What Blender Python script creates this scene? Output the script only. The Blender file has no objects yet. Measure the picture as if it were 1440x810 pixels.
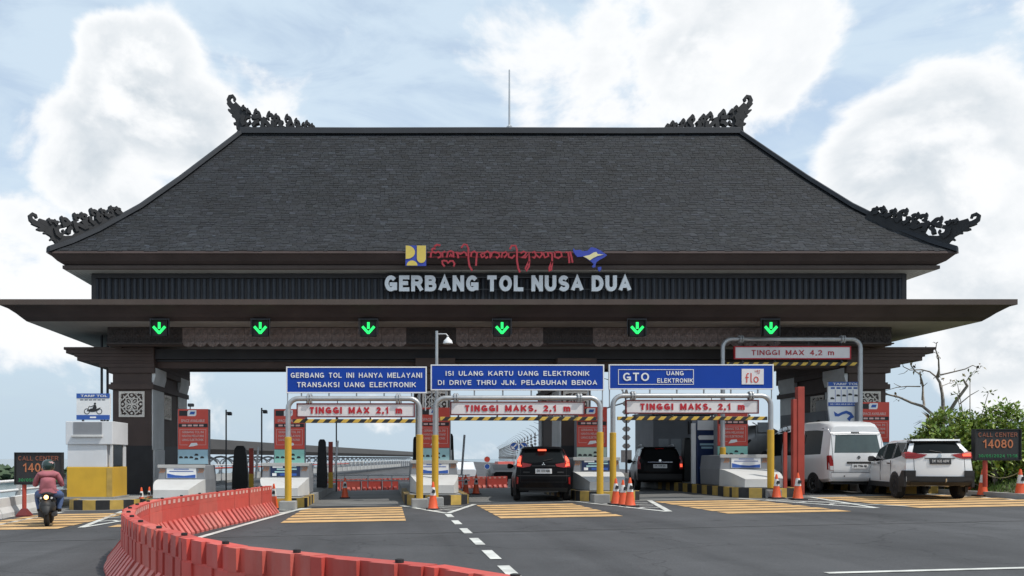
import bpy, bmesh, math, random
from mathutils import Vector, Matrix
R = math.radians
random.seed(11)
scene = bpy.context.scene
C = bpy.context.collection

# ------------------------------------------------------------------ camera
# survey constants: eye height, focal length in photo pixels, vanishing point of the road
EYE, FOC, VX, VY = 1.45, 1150.0, 545.0, 644.0
def sx(u, d): return (u - VX) * d / FOC          # lateral metres of a sighting at depth d
def sz(v, d): return EYE + (VY - v) * d / FOC    # height in metres of a sighting at depth d
cd = bpy.data.cameras.new('camera'); cam = bpy.data.objects.new('camera', cd); C.objects.link(cam)
cam.location = (0, 0, EYE); cam.rotation_euler = (R(90), 0, 0)
cd.sensor_width = 36; cd.lens = 36 * FOC / 1440
cd.shift_x = (720 - VX) / 1440; cd.shift_y = (VY - 405) / 1440
cd.clip_end = 6000
scene.camera = cam
# ------------------------------------------------------------------ sun, sky, exposure
SUN_AZ, SUN_EL = R(119), R(57)                   # high over the right shoulder, near noon
sdir = Vector((math.sin(SUN_AZ) * math.cos(SUN_EL), math.cos(SUN_AZ) * math.cos(SUN_EL), math.sin(SUN_EL)))
sl = bpy.data.lights.new('sun', 'SUN'); sl.energy = 3.3; sl.angle = R(0.6); sl.color = (1, .95, .87)
so = bpy.data.objects.new('sun', sl); C.objects.link(so); so.rotation_euler = sdir.to_track_quat('Z', 'Y').to_euler()
so.location = (20, 10, 40)
vs = scene.view_settings
vs.view_transform = 'Standard'; vs.look = 'None'; vs.gamma = 1; vs.exposure = 0.0
scene.cycles.max_bounces = 5; scene.cycles.diffuse_bounces = 2; scene.cycles.glossy_bounces = 3
scene.cycles.transparent_max_bounces = 8; scene.cycles.caustics_reflective = False; scene.cycles.caustics_refractive = False
w = bpy.data.worlds.new('World'); scene.world = w; w.use_nodes = True
def build_sky():
    nt = w.node_tree; N = nt.nodes; L = nt.links; N.clear()
    def n(t, **k):
        o = N.new(t)
        for a, b in k.items(): setattr(o, a, b)
        return o
    def put(sock, val):
        if hasattr(val, 'node'): L.new(val, sock)
        else: sock.default_value = val
    def M(op, a, b=0.0, c=None, clamp=False):
        o = n('ShaderNodeMath', operation=op); o.use_clamp = clamp
        put(o.inputs[0], a); put(o.inputs[1], b)
        if c is not None: put(o.inputs[2], c)
        return o.outputs[0]
    def V(op, a, b):
        o = n('ShaderNodeVectorMath', operation=op); put(o.inputs[0], a); put(o.inputs[1], b)
        return o.outputs['Value'] if op == 'DOT_PRODUCT' else o.outputs[0]
    def mix(f, a, b):
        o = n('ShaderNodeMix', data_type='RGBA'); put(o.inputs[0], f); put(o.inputs[6], a); put(o.inputs[7], b); return o.outputs[2]
    def smooth(x, a, b):
        o = n('ShaderNodeMapRange', interpolation_type='SMOOTHSTEP'); put(o.inputs[0], x); o.inputs[1].default_value = a; o.inputs[2].default_value = b; return o.outputs[0]
    def noise(v, sc, det, ro, dist=0.0):
        o = n('ShaderNodeTexNoise'); L.new(v, o.inputs['Vector']); o.inputs['Scale'].default_value = sc
        o.inputs['Detail'].default_value = det; o.inputs['Roughness'].default_value = ro; o.inputs['Distortion'].default_value = dist; return o.outputs[0]
    tc = n('ShaderNodeTexCoord').outputs['Generated']
    nrm = n('ShaderNodeVectorMath', operation='NORMALIZE'); L.new(tc, nrm.inputs[0]); d = nrm.outputs[0]
    sky = n('ShaderNodeTexSky', sky_type='NISHITA'); sky.sun_disc = False; sky.sun_elevation = SUN_EL; sky.sun_rotation = SUN_AZ
    sky.air_density = 1.0; sky.dust_density = 1.0; sky.ozone_density = 1.2
    def drc(u, v): return Vector(((u - VX) / FOC, 1, (VY - v) / FOC)).normalized()
    #        u,   v,  angular radius, weight : the cumulus banks hanging over the plaza
    banks = [(195, 120, .075, .46), (245, 175, .07, .42), (110, 215, .07, .38), (290, 250, .06, .30), (170, 280, .07, .34), (30, 390, .10, .36),
             (1040, 50, .11, .44), (900, 100, .08, .26), (1120, 30, .06, .26), (800, 150, .08, .16),
             (1300, 250, .11, .50), (1230, 330, .10, .42), (1430, 250, .08, .34), (1420, 400, .12, .44), (1330, 420, .10, .30)]
    def density(vec):
        base = noise(V('MULTIPLY', vec, (1, 1, 1.25)), 6.0, 7, .58, .25)
        tot = None
        for (u, v, rad, wt) in banks:
            dt = V('DOT_PRODUCT', vec, tuple(drc(u, v)))
            o = n('ShaderNodeMapRange', interpolation_type='SMOOTHSTEP'); L.new(dt, o.inputs[0])
            o.inputs[1].default_value = math.cos(rad * 1.25); o.inputs[2].default_value = 1.0
            o.inputs[3].default_value = 0; o.inputs[4].default_value = wt
            tot = o.outputs[0] if tot is None else M('MAXIMUM', tot, o.outputs[0])
        return M('ADD', M('MULTIPLY_ADD', base, 1.35, -.715), tot)
    den = density(d)
    den2 = density(V('ADD', d, (.040, 0, .055)))
    mask = smooth(den, .03, .21)
    lit = smooth(M('SUBTRACT', den, den2), -.17, .13)
    thick = smooth(den, .16, .60)
    lit2 = M('MULTIPLY', thick, M('SUBTRACT', 1.0, lit))
    ccol = mix(lit2, (11.0, 11.1, 11.2, 1), (6.3, 7.1, 7.8, 1))
    # thin high veil streaked along the wind
    hz = n('ShaderNodeSeparateXYZ'); L.new(d, hz.inputs[0])
    veil = noise(V('MULTIPLY', d, (1.6, 1.6, 6.5)), 2.6, 6, .60, .6)
    vm = M('MULTIPLY_ADD', smooth(veil, .32, .58), .34, .64)
    low = smooth(hz.outputs[2], .24, .0)
    skc = n('ShaderNodeMix', data_type='RGBA', blend_type='MULTIPLY'); skc.inputs[0].default_value = 1
    L.new(sky.outputs[0], skc.inputs[6]); skc.inputs[7].default_value = (1.9, 1.9, 1.9, 1)
    veiled = mix(vm, skc.outputs[2], (7.1, 8.55, 9.95, 1))
    veiled = mix(M('MULTIPLY', low, .85), veiled, (5.7, 7.0, 8.1, 1))
    final = mix(M('MULTIPLY', mask, .96), veiled, ccol)
    bg = n('ShaderNodeBackground'); L.new(final, bg.inputs[0]); bg.inputs[1].default_value = .092
    out = n('ShaderNodeOutputWorld'); L.new(bg.outputs[0], out.inputs[0])
build_sky()

# ------------------------------------------------------------------ materials
MATS = {}
def obj_vary(m, lo, hi):
    """each unit a little more or less faded than its neighbours"""
    nt = m.node_tree; b = nt.nodes['Principled BSDF']; src = b.inputs['Base Color'].links[0].from_socket
    oi = nt.nodes.new('ShaderNodeObjectInfo'); mr = nt.nodes.new('ShaderNodeMapRange'); nt.links.new(oi.outputs['Random'], mr.inputs[0]); mr.inputs[3].default_value = lo; mr.inputs[4].default_value = hi
    mx = nt.nodes.new('ShaderNodeMix'); mx.data_type = 'RGBA'; mx.blend_type = 'MULTIPLY'; mx.inputs[0].default_value = 1; nt.links.new(src, mx.inputs[6]); nt.links.new(mr.outputs[0], mx.inputs[7]); nt.links.new(mx.outputs[2], b.inputs['Base Color'])
def mat(name, col, rough=.6, var=.12, scale=6.0, bump=0.0, bscale=40.0, metal=0.0, spec=.5, emit=0.0, coat=0.0, dirt=0.0, dirtcol=(.12, .1, .08), vcol=False, trans=0.0):
    m = bpy.data.materials.new(name); m.use_nodes = True
    nt = m.node_tree; b = nt.nodes['Principled BSDF']; L = nt.links
    tc = nt.nodes.new('ShaderNodeTexCoord')
    nz = nt.nodes.new('ShaderNodeTexNoise'); nz.inputs['Scale'].default_value = scale; nz.inputs['Detail'].default_value = 5
    L.new(tc.outputs['Object'], nz.inputs['Vector'])
    mr = nt.nodes.new('ShaderNodeMapRange'); mr.inputs[1].default_value = .3; mr.inputs[2].default_value = .7
    mr.inputs[3].default_value = 1 - var; mr.inputs[4].default_value = 1 + var
    L.new(nz.outputs[0], mr.inputs[0])
    mx = nt.nodes.new('ShaderNodeMix'); mx.data_type = 'RGBA'; mx.blend_type = 'MULTIPLY'; mx.inputs[0].default_value = 1
    mx.inputs[6].default_value = (*col, 1); L.new(mr.outputs[0], mx.inputs[7])
    csock = mx.outputs[2]
    if vcol:
        at = nt.nodes.new('ShaderNodeAttribute'); at.attribute_name = 'tint'
        m3 = nt.nodes.new('ShaderNodeMix'); m3.data_type = 'RGBA'; m3.blend_type = 'MULTIPLY'; m3.inputs[0].default_value = 1
        L.new(csock, m3.inputs[6]); L.new(at.outputs['Color'], m3.inputs[7]); csock = m3.outputs[2]
    if dirt:
        n2 = nt.nodes.new('ShaderNodeTexNoise'); n2.inputs['Scale'].default_value = scale * .45; n2.inputs['Detail'].default_value = 8; n2.inputs['Roughness'].default_value = .65
        mp = nt.nodes.new('ShaderNodeMapping'); mp.inputs['Scale'].default_value = (1, 1, .35); L.new(tc.outputs['Object'], mp.inputs[0]); L.new(mp.outputs[0], n2.inputs['Vector'])
        r2 = nt.nodes.new('ShaderNodeMapRange'); r2.inputs[1].default_value = .45; r2.inputs[2].default_value = .72; r2.inputs[4].default_value = dirt
        L.new(n2.outputs[0], r2.inputs[0])
        m2 = nt.nodes.new('ShaderNodeMix'); m2.data_type = 'RGBA'; L.new(r2.outputs[0], m2.inputs[0]); L.new(csock, m2.inputs[6]); m2.inputs[7].default_value = (*dirtcol, 1)
        csock = m2.outputs[2]
    L.new(csock, b.inputs['Base Color'])
    b.inputs['Roughness'].default_value = rough; b.inputs['Metallic'].default_value = metal
    b.inputs['Specular IOR Level'].default_value = spec; b.inputs['Coat Weight'].default_value = coat
    b.inputs['Coat Roughness'].default_value = .05
    if trans: b.inputs['Transmission Weight'].default_value = trans
    if emit:
        b.inputs['Emission Color'].default_value = (*col, 1); b.inputs['Emission Strength'].default_value = emit
    if bump:
        n4 = nt.nodes.new('ShaderNodeTexNoise'); n4.inputs['Scale'].default_value = bscale; n4.inputs['Detail'].default_value = 4
        L.new(tc.outputs['Object'], n4.inputs['Vector'])
        bp = nt.nodes.new('ShaderNodeBump'); bp.inputs['Strength'].default_value = bump; bp.inputs['Distance'].default_value = .02
        L.new(n4.outputs[0], bp.inputs['Height']); L.new(bp.outputs[0], b.inputs['Normal'])
    MATS[name] = m
    return m
def stripe_mat(name, c1, c2, pitch, ang):
    """diagonal two-colour hazard tape"""
    m = bpy.data.materials.new(name); m.use_nodes = True; nt = m.node_tree; b = nt.nodes['Principled BSDF']; L = nt.links
    tc = nt.nodes.new('ShaderNodeTexCoord'); sp = nt.nodes.new('ShaderNodeSeparateXYZ'); L.new(tc.outputs['Object'], sp.inputs[0])
    a = nt.nodes.new('ShaderNodeMath'); a.operation = 'MULTIPLY_ADD'; L.new(sp.outputs[2], a.inputs[0]); a.inputs[1].default_value = -ang; L.new(sp.outputs[0], a.inputs[2])
    f = nt.nodes.new('ShaderNodeMath'); f.operation = 'DIVIDE'; L.new(a.outputs[0], f.inputs[0]); f.inputs[1].default_value = pitch
    g = nt.nodes.new('ShaderNodeMath'); g.operation = 'FRACT'; L.new(f.outputs[0], g.inputs[0])
    h = nt.nodes.new('ShaderNodeMath'); h.operation = 'GREATER_THAN'; L.new(g.outputs[0], h.inputs[0]); h.inputs[1].default_value = .5
    mx = nt.nodes.new('ShaderNodeMix'); mx.data_type = 'RGBA'; L.new(h.outputs[0], mx.inputs[0]); mx.inputs[6].default_value = (*c1, 1); mx.inputs[7].default_value = (*c2, 1)
    L.new(mx.outputs[2], b.inputs['Base Color']); b.inputs['Roughness'].default_value = .5
    return m
def asphalt_mat():
    m = bpy.data.materials.new('asphalt'); m.use_nodes = True; nt = m.node_tree; b = nt.nodes['Principled BSDF']; L = nt.links
    tc = nt.nodes.new('ShaderNodeTexCoord')
    def noise(sc, det, vec=None, ro=.6):
        o = nt.nodes.new('ShaderNodeTexNoise'); o.inputs['Scale'].default_value = sc; o.inputs['Detail'].default_value = det; o.inputs['Roughness'].default_value = ro
        if vec:
            mp = nt.nodes.new('ShaderNodeMapping'); mp.inputs['Scale'].default_value = vec; L.new(tc.outputs['Object'], mp.inputs[0]); L.new(mp.outputs[0], o.inputs['Vector'])
        else: L.new(tc.outputs['Object'], o.inputs['Vector'])
        return o.outputs[0]
    def rng(s, a, b_, c, d_):
        o = nt.nodes.new('ShaderNodeMapRange'); L.new(s, o.inputs[0])
        for i, v_ in enumerate((a, b_, c, d_)): o.inputs[i + 1].default_value = v_
        return o.outputs[0]
    def mul(a, b_):
        o = nt.nodes.new('ShaderNodeMath'); o.operation = 'MULTIPLY'; L.new(a, o.inputs[0]); L.new(b_, o.inputs[1]); return o.outputs[0]
    f1 = rng(noise(.30, 6), .3, .7, .76, 1.24)          # broad patches
    f2 = rng(noise(30, 3), .25, .75, .80, 1.22)         # aggregate
    f3 = rng(noise(1, 4, (.9, .12, 1)), .35, .7, .90, 1.12)   # wheel paths along the lanes
    f4 = rng(noise(1, 3, (.06, 1.6, 1)), .62, .70, 1.0, 1.22)   # pale transverse paving joints
    f5 = rng(noise(1, 3, (1.15, .05, 1), .5), .50, .72, 1.0, .72)    # dark tyre tracks down the lanes
    vo = nt.nodes.new('ShaderNodeTexVoronoi'); vo.inputs['Scale'].default_value = .9; L.new(tc.outputs['Object'], vo.inputs['Vector'])
    f6 = rng(vo.outputs['Distance'], .03, .075, .62, 1.0)             # oil drips
    dn = nt.nodes.new('ShaderNodeVectorMath'); dn.operation = 'ADD'; nz = nt.nodes.new('ShaderNodeTexNoise'); nz.inputs['Scale'].default_value = 1.6; nz.inputs['Detail'].default_value = 6; L.new(tc.outputs['Object'], nz.inputs['Vector'])
    L.new(tc.outputs['Object'], dn.inputs[0]); L.new(nz.outputs['Color'], dn.inputs[1])
    vc = nt.nodes.new('ShaderNodeTexVoronoi'); vc.feature = 'DISTANCE_TO_EDGE'; vc.inputs['Scale'].default_value = .21; L.new(dn.outputs[0], vc.inputs['Vector'])
    f7 = rng(vc.outputs['Distance'], .002, .006, .68, 1.0)            # hairline cracks
    tot = mul(mul(mul(f1, f2), mul(f3, f4)), mul(mul(f5, f6), f7))
    mx = nt.nodes.new('ShaderNodeMix'); mx.data_type = 'RGBA'; mx.blend_type = 'MULTIPLY'; mx.inputs[0].default_value = 1
    mx.inputs[6].default_value = (.070, .070, .073, 1); L.new(tot, mx.inputs[7]); L.new(mx.outputs[2], b.inputs['Base Color'])
    b.inputs['Roughness'].default_value = .82; b.inputs['Specular IOR Level'].default_value = .35
    bp = nt.nodes.new('ShaderNodeBump'); bp.inputs['Strength'].default_value = .5; bp.inputs['Distance'].default_value = .01
    L.new(noise(70, 3), bp.inputs['Height']); L.new(bp.outputs[0], b.inputs['Normal'])
    return m
ASPHALT = asphalt_mat()
CONC = mat('concrete', (.30, .30, .29), .85, .18, 1.5, .3, 30, dirt=.35)
CONC_L = mat('pale_concrete', (.44, .44, .43), .8, .12, 1.2, .2, 20, dirt=.4, dirtcol=(.2, .19, .17))
CONC_G = mat('grey_painted_concrete', (.235, .245, .265), .7, .10, 1.4, .1, 20, dirt=.25, dirtcol=(.15, .14, .13))
LANE = mat('lane_concrete', (.17, .17, .165), .85, .2, .6, .3, 30, dirt=.5, dirtcol=(.06, .06, .06))
WHITE_W = mat('white_painted_concrete', (.62, .62, .61), .7, .08, 1.2, .1, 20, dirt=.3, dirtcol=(.3, .28, .25))
ROADW = mat('road_white_paint', (.62, .62, .58), .7, .2, 3, .1, 60, dirt=.45, dirtcol=(.18, .18, .17))
ROADY = mat('road_yellow_paint', (.60, .37, .16), .8, .2, 3, .1, 60, dirt=.45, dirtcol=(.34, .24, .12))
SHINGLE = mat('grey_shingle', (.0132, .0152, .0185), .85, .22, .5, .3, 60, vcol=True)
RIDGE = mat('dark_ridge', (.022, .025, .031), .8, .2, 2, .2)
FINIAL = mat('black_carving', (.022, .022, .024), .75, .2, 4, .2)
BROWN = mat('brown_fascia', (.074, .055, .052), .8, .12, 1.2, .1, 15, dirt=.45, dirtcol=(.045, .034, .030), spec=.2)
BROWN_D = mat('dark_brown_stone', (.090, .060, .051), .75, .15, 1.5, .1, 15, dirt=.3, dirtcol=(.03, .026, .024))
BLACKISH = mat('black_stone_tile', (.028, .026, .028), .65, .2, 2, .1, 15)
SOFFIT = mat('pale_soffit_board', (.48, .46, .43), .7, .12, .8, .05, 10, dirt=.3, dirtcol=(.25, .22, .2))
SOFFIT2 = mat('brown_grey_soffit', (.34, .30, .275), .75, .15, .7, .05, 10, dirt=.35, dirtcol=(.2, .17, .15))
SLATM = mat('black_slat', (.030, .035, .046), .6, .35, 3, .1, 20, dirt=.5, dirtcol=(.015, .017, .02))
CARVE = mat('carved_grey_brown', (.25, .19, .17), .7, .35, 7, .4, 25)
CARVE_D = mat('carved_dark_panel', (.055, .042, .038), .7, .3, 7, .4, 25)
ORNW = mat('cream_stone_ornament', (.82, .74, .66), .7, .12, 5, .1, 30)
PLASTER = mat('grey_plaster', (.80, .80, .79), .8, .1, 1.5, .15, 20, dirt=.35, dirtcol=(.4, .4, .39))
STEEL = mat('galvanised_steel', (.46, .47, .48), .42, .1, 4, .05, 60, metal=.55, dirt=.2, dirtcol=(.3, .29, .27))
STEEL_D = mat('dark_steel', (.06, .06, .065), .5, .2, 4, metal=.4)
YELLOW = mat('yellow_paint', (.62, .37, .03), .55, .08, 2.0, .05, 20, dirt=.25, dirtcol=(.3, .18, .05))
YELLOW_K = mat('kerb_yellow', (.55, .36, .08), .75, .15, 4, .2, 30, dirt=.45, dirtcol=(.2, .16, .1))
BLACK_K = mat('kerb_black', (.020, .020, .021), .7, .25, 4, .2, 30, dirt=.35, dirtcol=(.09, .085, .08))
BLUE = mat('sign_blue', (.005, .05, .34), .5, .05, 1.5, spec=.25)
BLUE_L = mat('poster_blue', (.03, .10, .38), .5, .08, 2)
NAVY = mat('poster_navy', (.012, .028, .09), .4, .1, 3)
SIGNW = mat('sign_white', (.80, .80, .80), .5, .05, 2, dirt=.12, dirtcol=(.5, .48, .45))
GREYW = mat('board_grey_white', (.74, .71, .71), .55, .05, 2, dirt=.15, dirtcol=(.4, .38, .36))
RED = mat('sign_red', (.46, .012, .022), .5, .08, 3)
REDT = mat('totem_red', (.62, .075, .05), .5, .08, 2, dirt=.15, dirtcol=(.4, .08, .06))
REDPOST = mat('red_oxide_paint', (.40, .055, .035), .55, .15, 2, .1, dirt=.25, dirtcol=(.2, .05, .04))
MAROON = mat('maroon_frame', (.14, .018, .02), .6, .1, 3)
TEAL = mat('info_panel_teal', (.38, .60, .60), .45, .1, 2)
PINKW = mat('pale_pink_print', (.70, .45, .42), .6, .05, 3)
INK = mat('black_print', (.02, .02, .022), .6, .1, 3)
BARR = mat('red_plastic', (.60, .085, .065), .55, .12, 2.2, .08, 30, dirt=.62, dirtcol=(.56, .28, .25))
BARR2 = mat('red_plastic_faded', (.62, .12, .09), .6, .14, 2.2, .08, 30, dirt=.7, dirtcol=(.58, .32, .28))
obj_vary(BARR, .82, 1.12); obj_vary(BARR2, .82, 1.12); obj_vary(YELLOW_K, .75, 1.1)
TAPE = mat('reflective_patch', (.72, .42, .36), .45, .2, 9)
ORANGE = mat('cone_orange', (.78, .10, .025), .5, .1, 5, dirt=.2, dirtcol=(.4, .12, .07))
CONEW = mat('cone_sleeve', (.72, .70, .68), .4, .12, 9)
RUBBER = mat('black_rubber', (.018, .018, .019), .8, .2, 6)
TYRE = mat('tyre', (.016, .016, .017), .85, .2, 9)
RIM = mat('alloy_rim', (.30, .31, .32), .35, .1, 5, metal=.7)
RIM_D = mat('dark_rim', (.05, .05, .055), .4, .1, 5, metal=.6)
CARB = mat('black_car_paint', (.006, .006, .007), .30, .1, 2, coat=.08, spec=.22)
CARW = mat('white_car_paint', (.74, .74, .74), .3, .03, 1.5, coat=.6, dirt=.08, dirtcol=(.5, .48, .45))
CARGL = mat('car_glass', (.010, .012, .013), .08, .1, 2, spec=.26)
CARGL2 = mat('van_glass', (.045, .065, .06), .06, .15, 3, spec=.8)
TRIM = mat('black_trim', (.016, .016, .017), .6, .15, 6)
LAMPR = mat('red_lamp_lens', (.26, .006, .006), .25, .1, 5, coat=.1)
LAMPL = mat('lit_brake_lamp', (1.0, .10, .05), .2, .05, 5, emit=1.5)
LAMPO = mat('lit_orange_lamp', (1.0, .55, .20), .2, .05, 5, emit=4.0)
LAMPC = mat('clear_lamp_lens', (.6, .6, .6), .15, .05, 5, coat=.5)
CHROME = mat('chrome', (.6, .6, .6), .12, .02, 3, metal=1.0)
PLATEW = mat('plate_white', (.66, .66, .66), .5, .04, 5)
LEDG = mat('green_led', (.02, .95, .16), .5, .02, 5, emit=1.25)
LEDGD = mat('green_led_dim', (.03, .22, .08), .5, .3, 60, emit=.05)
LEDA = mat('amber_led', (.44, .15, .065), .5, .3, 60, emit=.06)
LEDR = mat('red_led_dim', (.24, .085, .05), .5, .3, 60, emit=.02)
LEDBG = mat('led_panel_black', (.022, .022, .024), .6, .2, 30)
HOUSING = mat('signal_housing', (.012, .012, .012), .6, .15, 5)
SILVER = mat('silver_letter', (.74, .76, .78), .45, .08, 2, metal=.15)
SCRIPTR = mat('script_red', (.36, .022, .035), .5, .1, 3)
LOGOY = mat('logo_yellow', (.66, .50, .10), .5, .05, 3)
LOGOB = mat('logo_blue', (.030, .055, .36), .5, .08, 3)
SKIN = mat('skin', (.28, .15, .10), .6, .08, 8)
JACKET = mat('dusty_pink_jacket', (.36, .115, .135), .85, .25, 5, .35, 9)
JEANS = mat('blue_jeans', (.08, .13, .27), .85, .25, 6, .3, 12)
HELMET = mat('green_black_helmet', (.012, .035, .028), .25, .15, 5, coat=.6)
LEAF = mat('leaf_green', (.23, .325, .07), .5, .25, 3, vcol=True, spec=.6)
LEAF_D = mat('dry_leaf', (.16, .13, .05), .7, .3, 4, vcol=True)
MANGROVE = mat('mangrove_green', (.055, .085, .045), .9, .35, .2)
GRASSM = mat('grass_green', (.12, .20, .045), .9, .25, 4, vcol=True)
SOIL = mat('grass_soil', (.11, .115, .065), .95, .3, 1.5, .5, 12)
BARK = mat('pale_bark', (.34, .30, .26), .9, .3, 6, .5, 14)
TANK = mat('tank_metal', (.33, .33, .33), .4, .15, 2, .05, 20, metal=.6, dirt=.5, dirtcol=(.12, .11, .1))
HOOPM = mat('white_hoop_pipe', (.62, .63, .64), .45, .08, 4)
CANOPY = mat('dark_canopy', (.027, .023, .020), .7, .2, .6)
for m_ in (CARGL, CARB): m_.node_tree.nodes['Principled BSDF'].inputs['IOR'].default_value = 1.22
HAZARD = stripe_mat('hazard_tape', (.62, .40, .06), (.02, .018, .016), .34, 1.0)
def water_mat():
    m = mat('sea_water', (.10, .15, .17), .18, .15, .02)
    b = m.node_tree.nodes['Principled BSDF']
    return m
WATER = water_mat()

# ------------------------------------------------------------------ mesh helpers
def gz(x): return .018 * max(-40, min(60, x))     # the plaza falls gently to the left
def drop(d): return 0 if d < 37 else min(.36, .36*(d-37)/5) + max(0, min(60, d-42))*.003   # and dips once past the gate
class MB:
    def __init__(s): s.v = []; s.f = []; s.m = []
    def add(s, vs, fs, mi=0):
        o = len(s.v); s.v += [tuple(p) for p in vs]
        for f in fs: s.f.append([i + o for i in f]); s.m.append(mi)
        return s
    def box(s, x0, x1, y0, y1, z0, z1, mi=0):
        return s.add([(x0,y0,z0),(x1,y0,z0),(x1,y1,z0),(x0,y1,z0),(x0,y0,z1),(x1,y0,z1),(x1,y1,z1),(x0,y1,z1)],
                     [(0,3,2,1),(4,5,6,7),(0,1,5,4),(1,2,6,5),(2,3,7,6),(3,0,4,7)], mi)
    def prism(s, poly, d0, d1, axis='y', mi=0):
        n = len(poly)
        def P(a, b, d): return (a, d, b) if axis == 'y' else ((d, a, b) if axis == 'x' else (a, b, d))
        area = sum(poly[i][0]*poly[(i+1)%n][1]-poly[(i+1)%n][0]*poly[i][1] for i in range(n))
        if area < 0: poly = poly[::-1]
        vs = [P(a, b, d0) for a, b in poly] + [P(a, b, d1) for a, b in poly]
        A = list(range(n)); B = list(range(n, 2*n))
        flip = (axis == 'y')                      # (x,z) seen from -y
        fs = [A if flip else A[::-1], B[::-1] if flip else B]
        for i in range(n):
            j = (i+1) % n; q = (i, i+n, j+n, j); fs.append(q if flip else q[::-1])
        if d1 < d0: fs = [tuple(reversed(f)) for f in fs]
        return s.add(vs, fs, mi)
    def tube(s, pts, r, n=8, mi=0, caps=True):
        pts = [Vector(p) for p in pts]; rr = r if isinstance(r, (list, tuple)) else [r]*len(pts)
        rings = []; prev = None
        for i, p in enumerate(pts):
            a = pts[max(i-1, 0)]; b = pts[min(i+1, len(pts)-1)]; t = (b-a)
            if t.length < 1e-6: t = Vector((0,0,1))
            t.normalize()
            if prev is None:
                u = t.orthogonal().normalized()
            else:
                u = prev - t * prev.dot(t)
                if u.length < 1e-4: u = t.orthogonal()
                u.normalize()
            prev = u; v_ = t.cross(u)
            rings.append([p + (u*math.cos(2*math.pi*k/n) + v_*math.sin(2*math.pi*k/n))*rr[i] for k in range(n)])
        return s.loft(rings, mi, caps)
    def loft(s, rings, mi=0, caps=True, closed=True):
        n = len(rings[0]); vs = [p for rg in rings for p in rg]; fs = []
        for i in range(len(rings)-1):
            for k in range(n if closed else n-1):
                k2 = (k+1) % n
                fs.append((i*n+k, i*n+k2, (i+1)*n+k2, (i+1)*n+k))
        if caps: fs.append(tuple(range(n))[::-1]); fs.append(tuple(range((len(rings)-1)*n, len(rings)*n)))
        return s.add(vs, fs, mi)
    def lathe(s, prof, n=16, c=(0,0,0), axis='z', mi=0):
        rings = []
        for r, h in prof:
            rg = []
            for k in range(n):
                a = 2*math.pi*k/n; p, q = r*math.cos(a), r*math.sin(a)
                rg.append((c[0]+p, c[1]+q, c[2]+h) if axis == 'z' else ((c[0]+h, c[1]+p, c[2]+q) if axis == 'x' else (c[0]+q, c[1]+h, c[2]+p)))
            rings.append(rg)
        return s.loft(rings, mi, True)
    def ribbon(s, path, wd, y0, y1, mi=0):
        """flat stroke in the x-z plane with thickness in y"""
        P = [Vector(p) for p in path]; n = len(P); ww = wd if isinstance(wd, (list, tuple)) else [wd]*n
        l, r_ = [], []
        for i in range(n):
            t = P[min(i+1, n-1)] - P[max(i-1, 0)]
            if t.length < 1e-9: t = Vector((1, 0))
            t.normalize(); nn = Vector((-t.y, t.x))
            l.append(P[i] + nn*ww[i]/2); r_.append(P[i] - nn*ww[i]/2)
        rings = [[(a.x, y0, a.y), (b.x, y0, b.y), (b.x, y1, b.y), (a.x, y1, a.y)] for a, b in zip(l, r_)]
        return s.loft(rings, mi)
    def mesh(s, name, mats):
        me = bpy.data.meshes.new(name); me.from_pydata(s.v, [], s.f)
        for mm in (mats if isinstance(mats, (list, tuple)) else [mats]): me.materials.append(mm)
        if any(s.m): me.polygons.foreach_set('material_index', s.m)
        bm = bmesh.new(); bm.from_mesh(me); bmesh.ops.recalc_face_normals(bm, faces=bm.faces); bm.to_mesh(me); bm.free()
        me.update(); return me
    def build(s, name, mats, parent=None, loc=(0,0,0), rot=(0,0,0), smooth=None, bevel=0.0):
        me = s.mesh(name, mats)
        return obj(name, me, parent, loc, rot, smooth, bevel)
def obj(name, me, parent=None, loc=(0,0,0), rot=(0,0,0), smooth=None, bevel=0.0):
    o = bpy.data.objects.new(name, me); C.objects.link(o)
    if parent: o.parent = parent
    o.location = loc; o.rotation_euler = rot
    if smooth is not None:
        me.shade_smooth(); me.set_sharp_from_angle(angle=R(smooth))
    if bevel:
        b = o.modifiers.new('bevel', 'BEVEL'); b.width = bevel; b.segments = 2; b.limit_method = 'ANGLE'; b.angle_limit = R(40)
    return o
def tag(o, label, cat, group=None, kind=None):
    if label: o['label'] = label
    if cat: o['category'] = cat
    if group: o['group'] = group
    if kind: o['kind'] = kind
    return o
def thing(name, label, cat, loc=(0,0,0), rz=0, group=None):
    o = bpy.data.objects.new(name, None); C.objects.link(o); o.empty_display_size = .2
    o.location = loc; o.rotation_euler = (0, 0, rz); return tag(o, label, cat, group)
def struct(name, mb, m, smooth=None):
    o = mb.build(name, m, smooth=smooth); o['kind'] = 'structure'; return o
def copy_tree(o, parent=None):
    c = o.copy(); C.objects.link(c); c.parent = parent
    for ch in list(o.children): copy_tree(ch, c)
    return c
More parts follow.
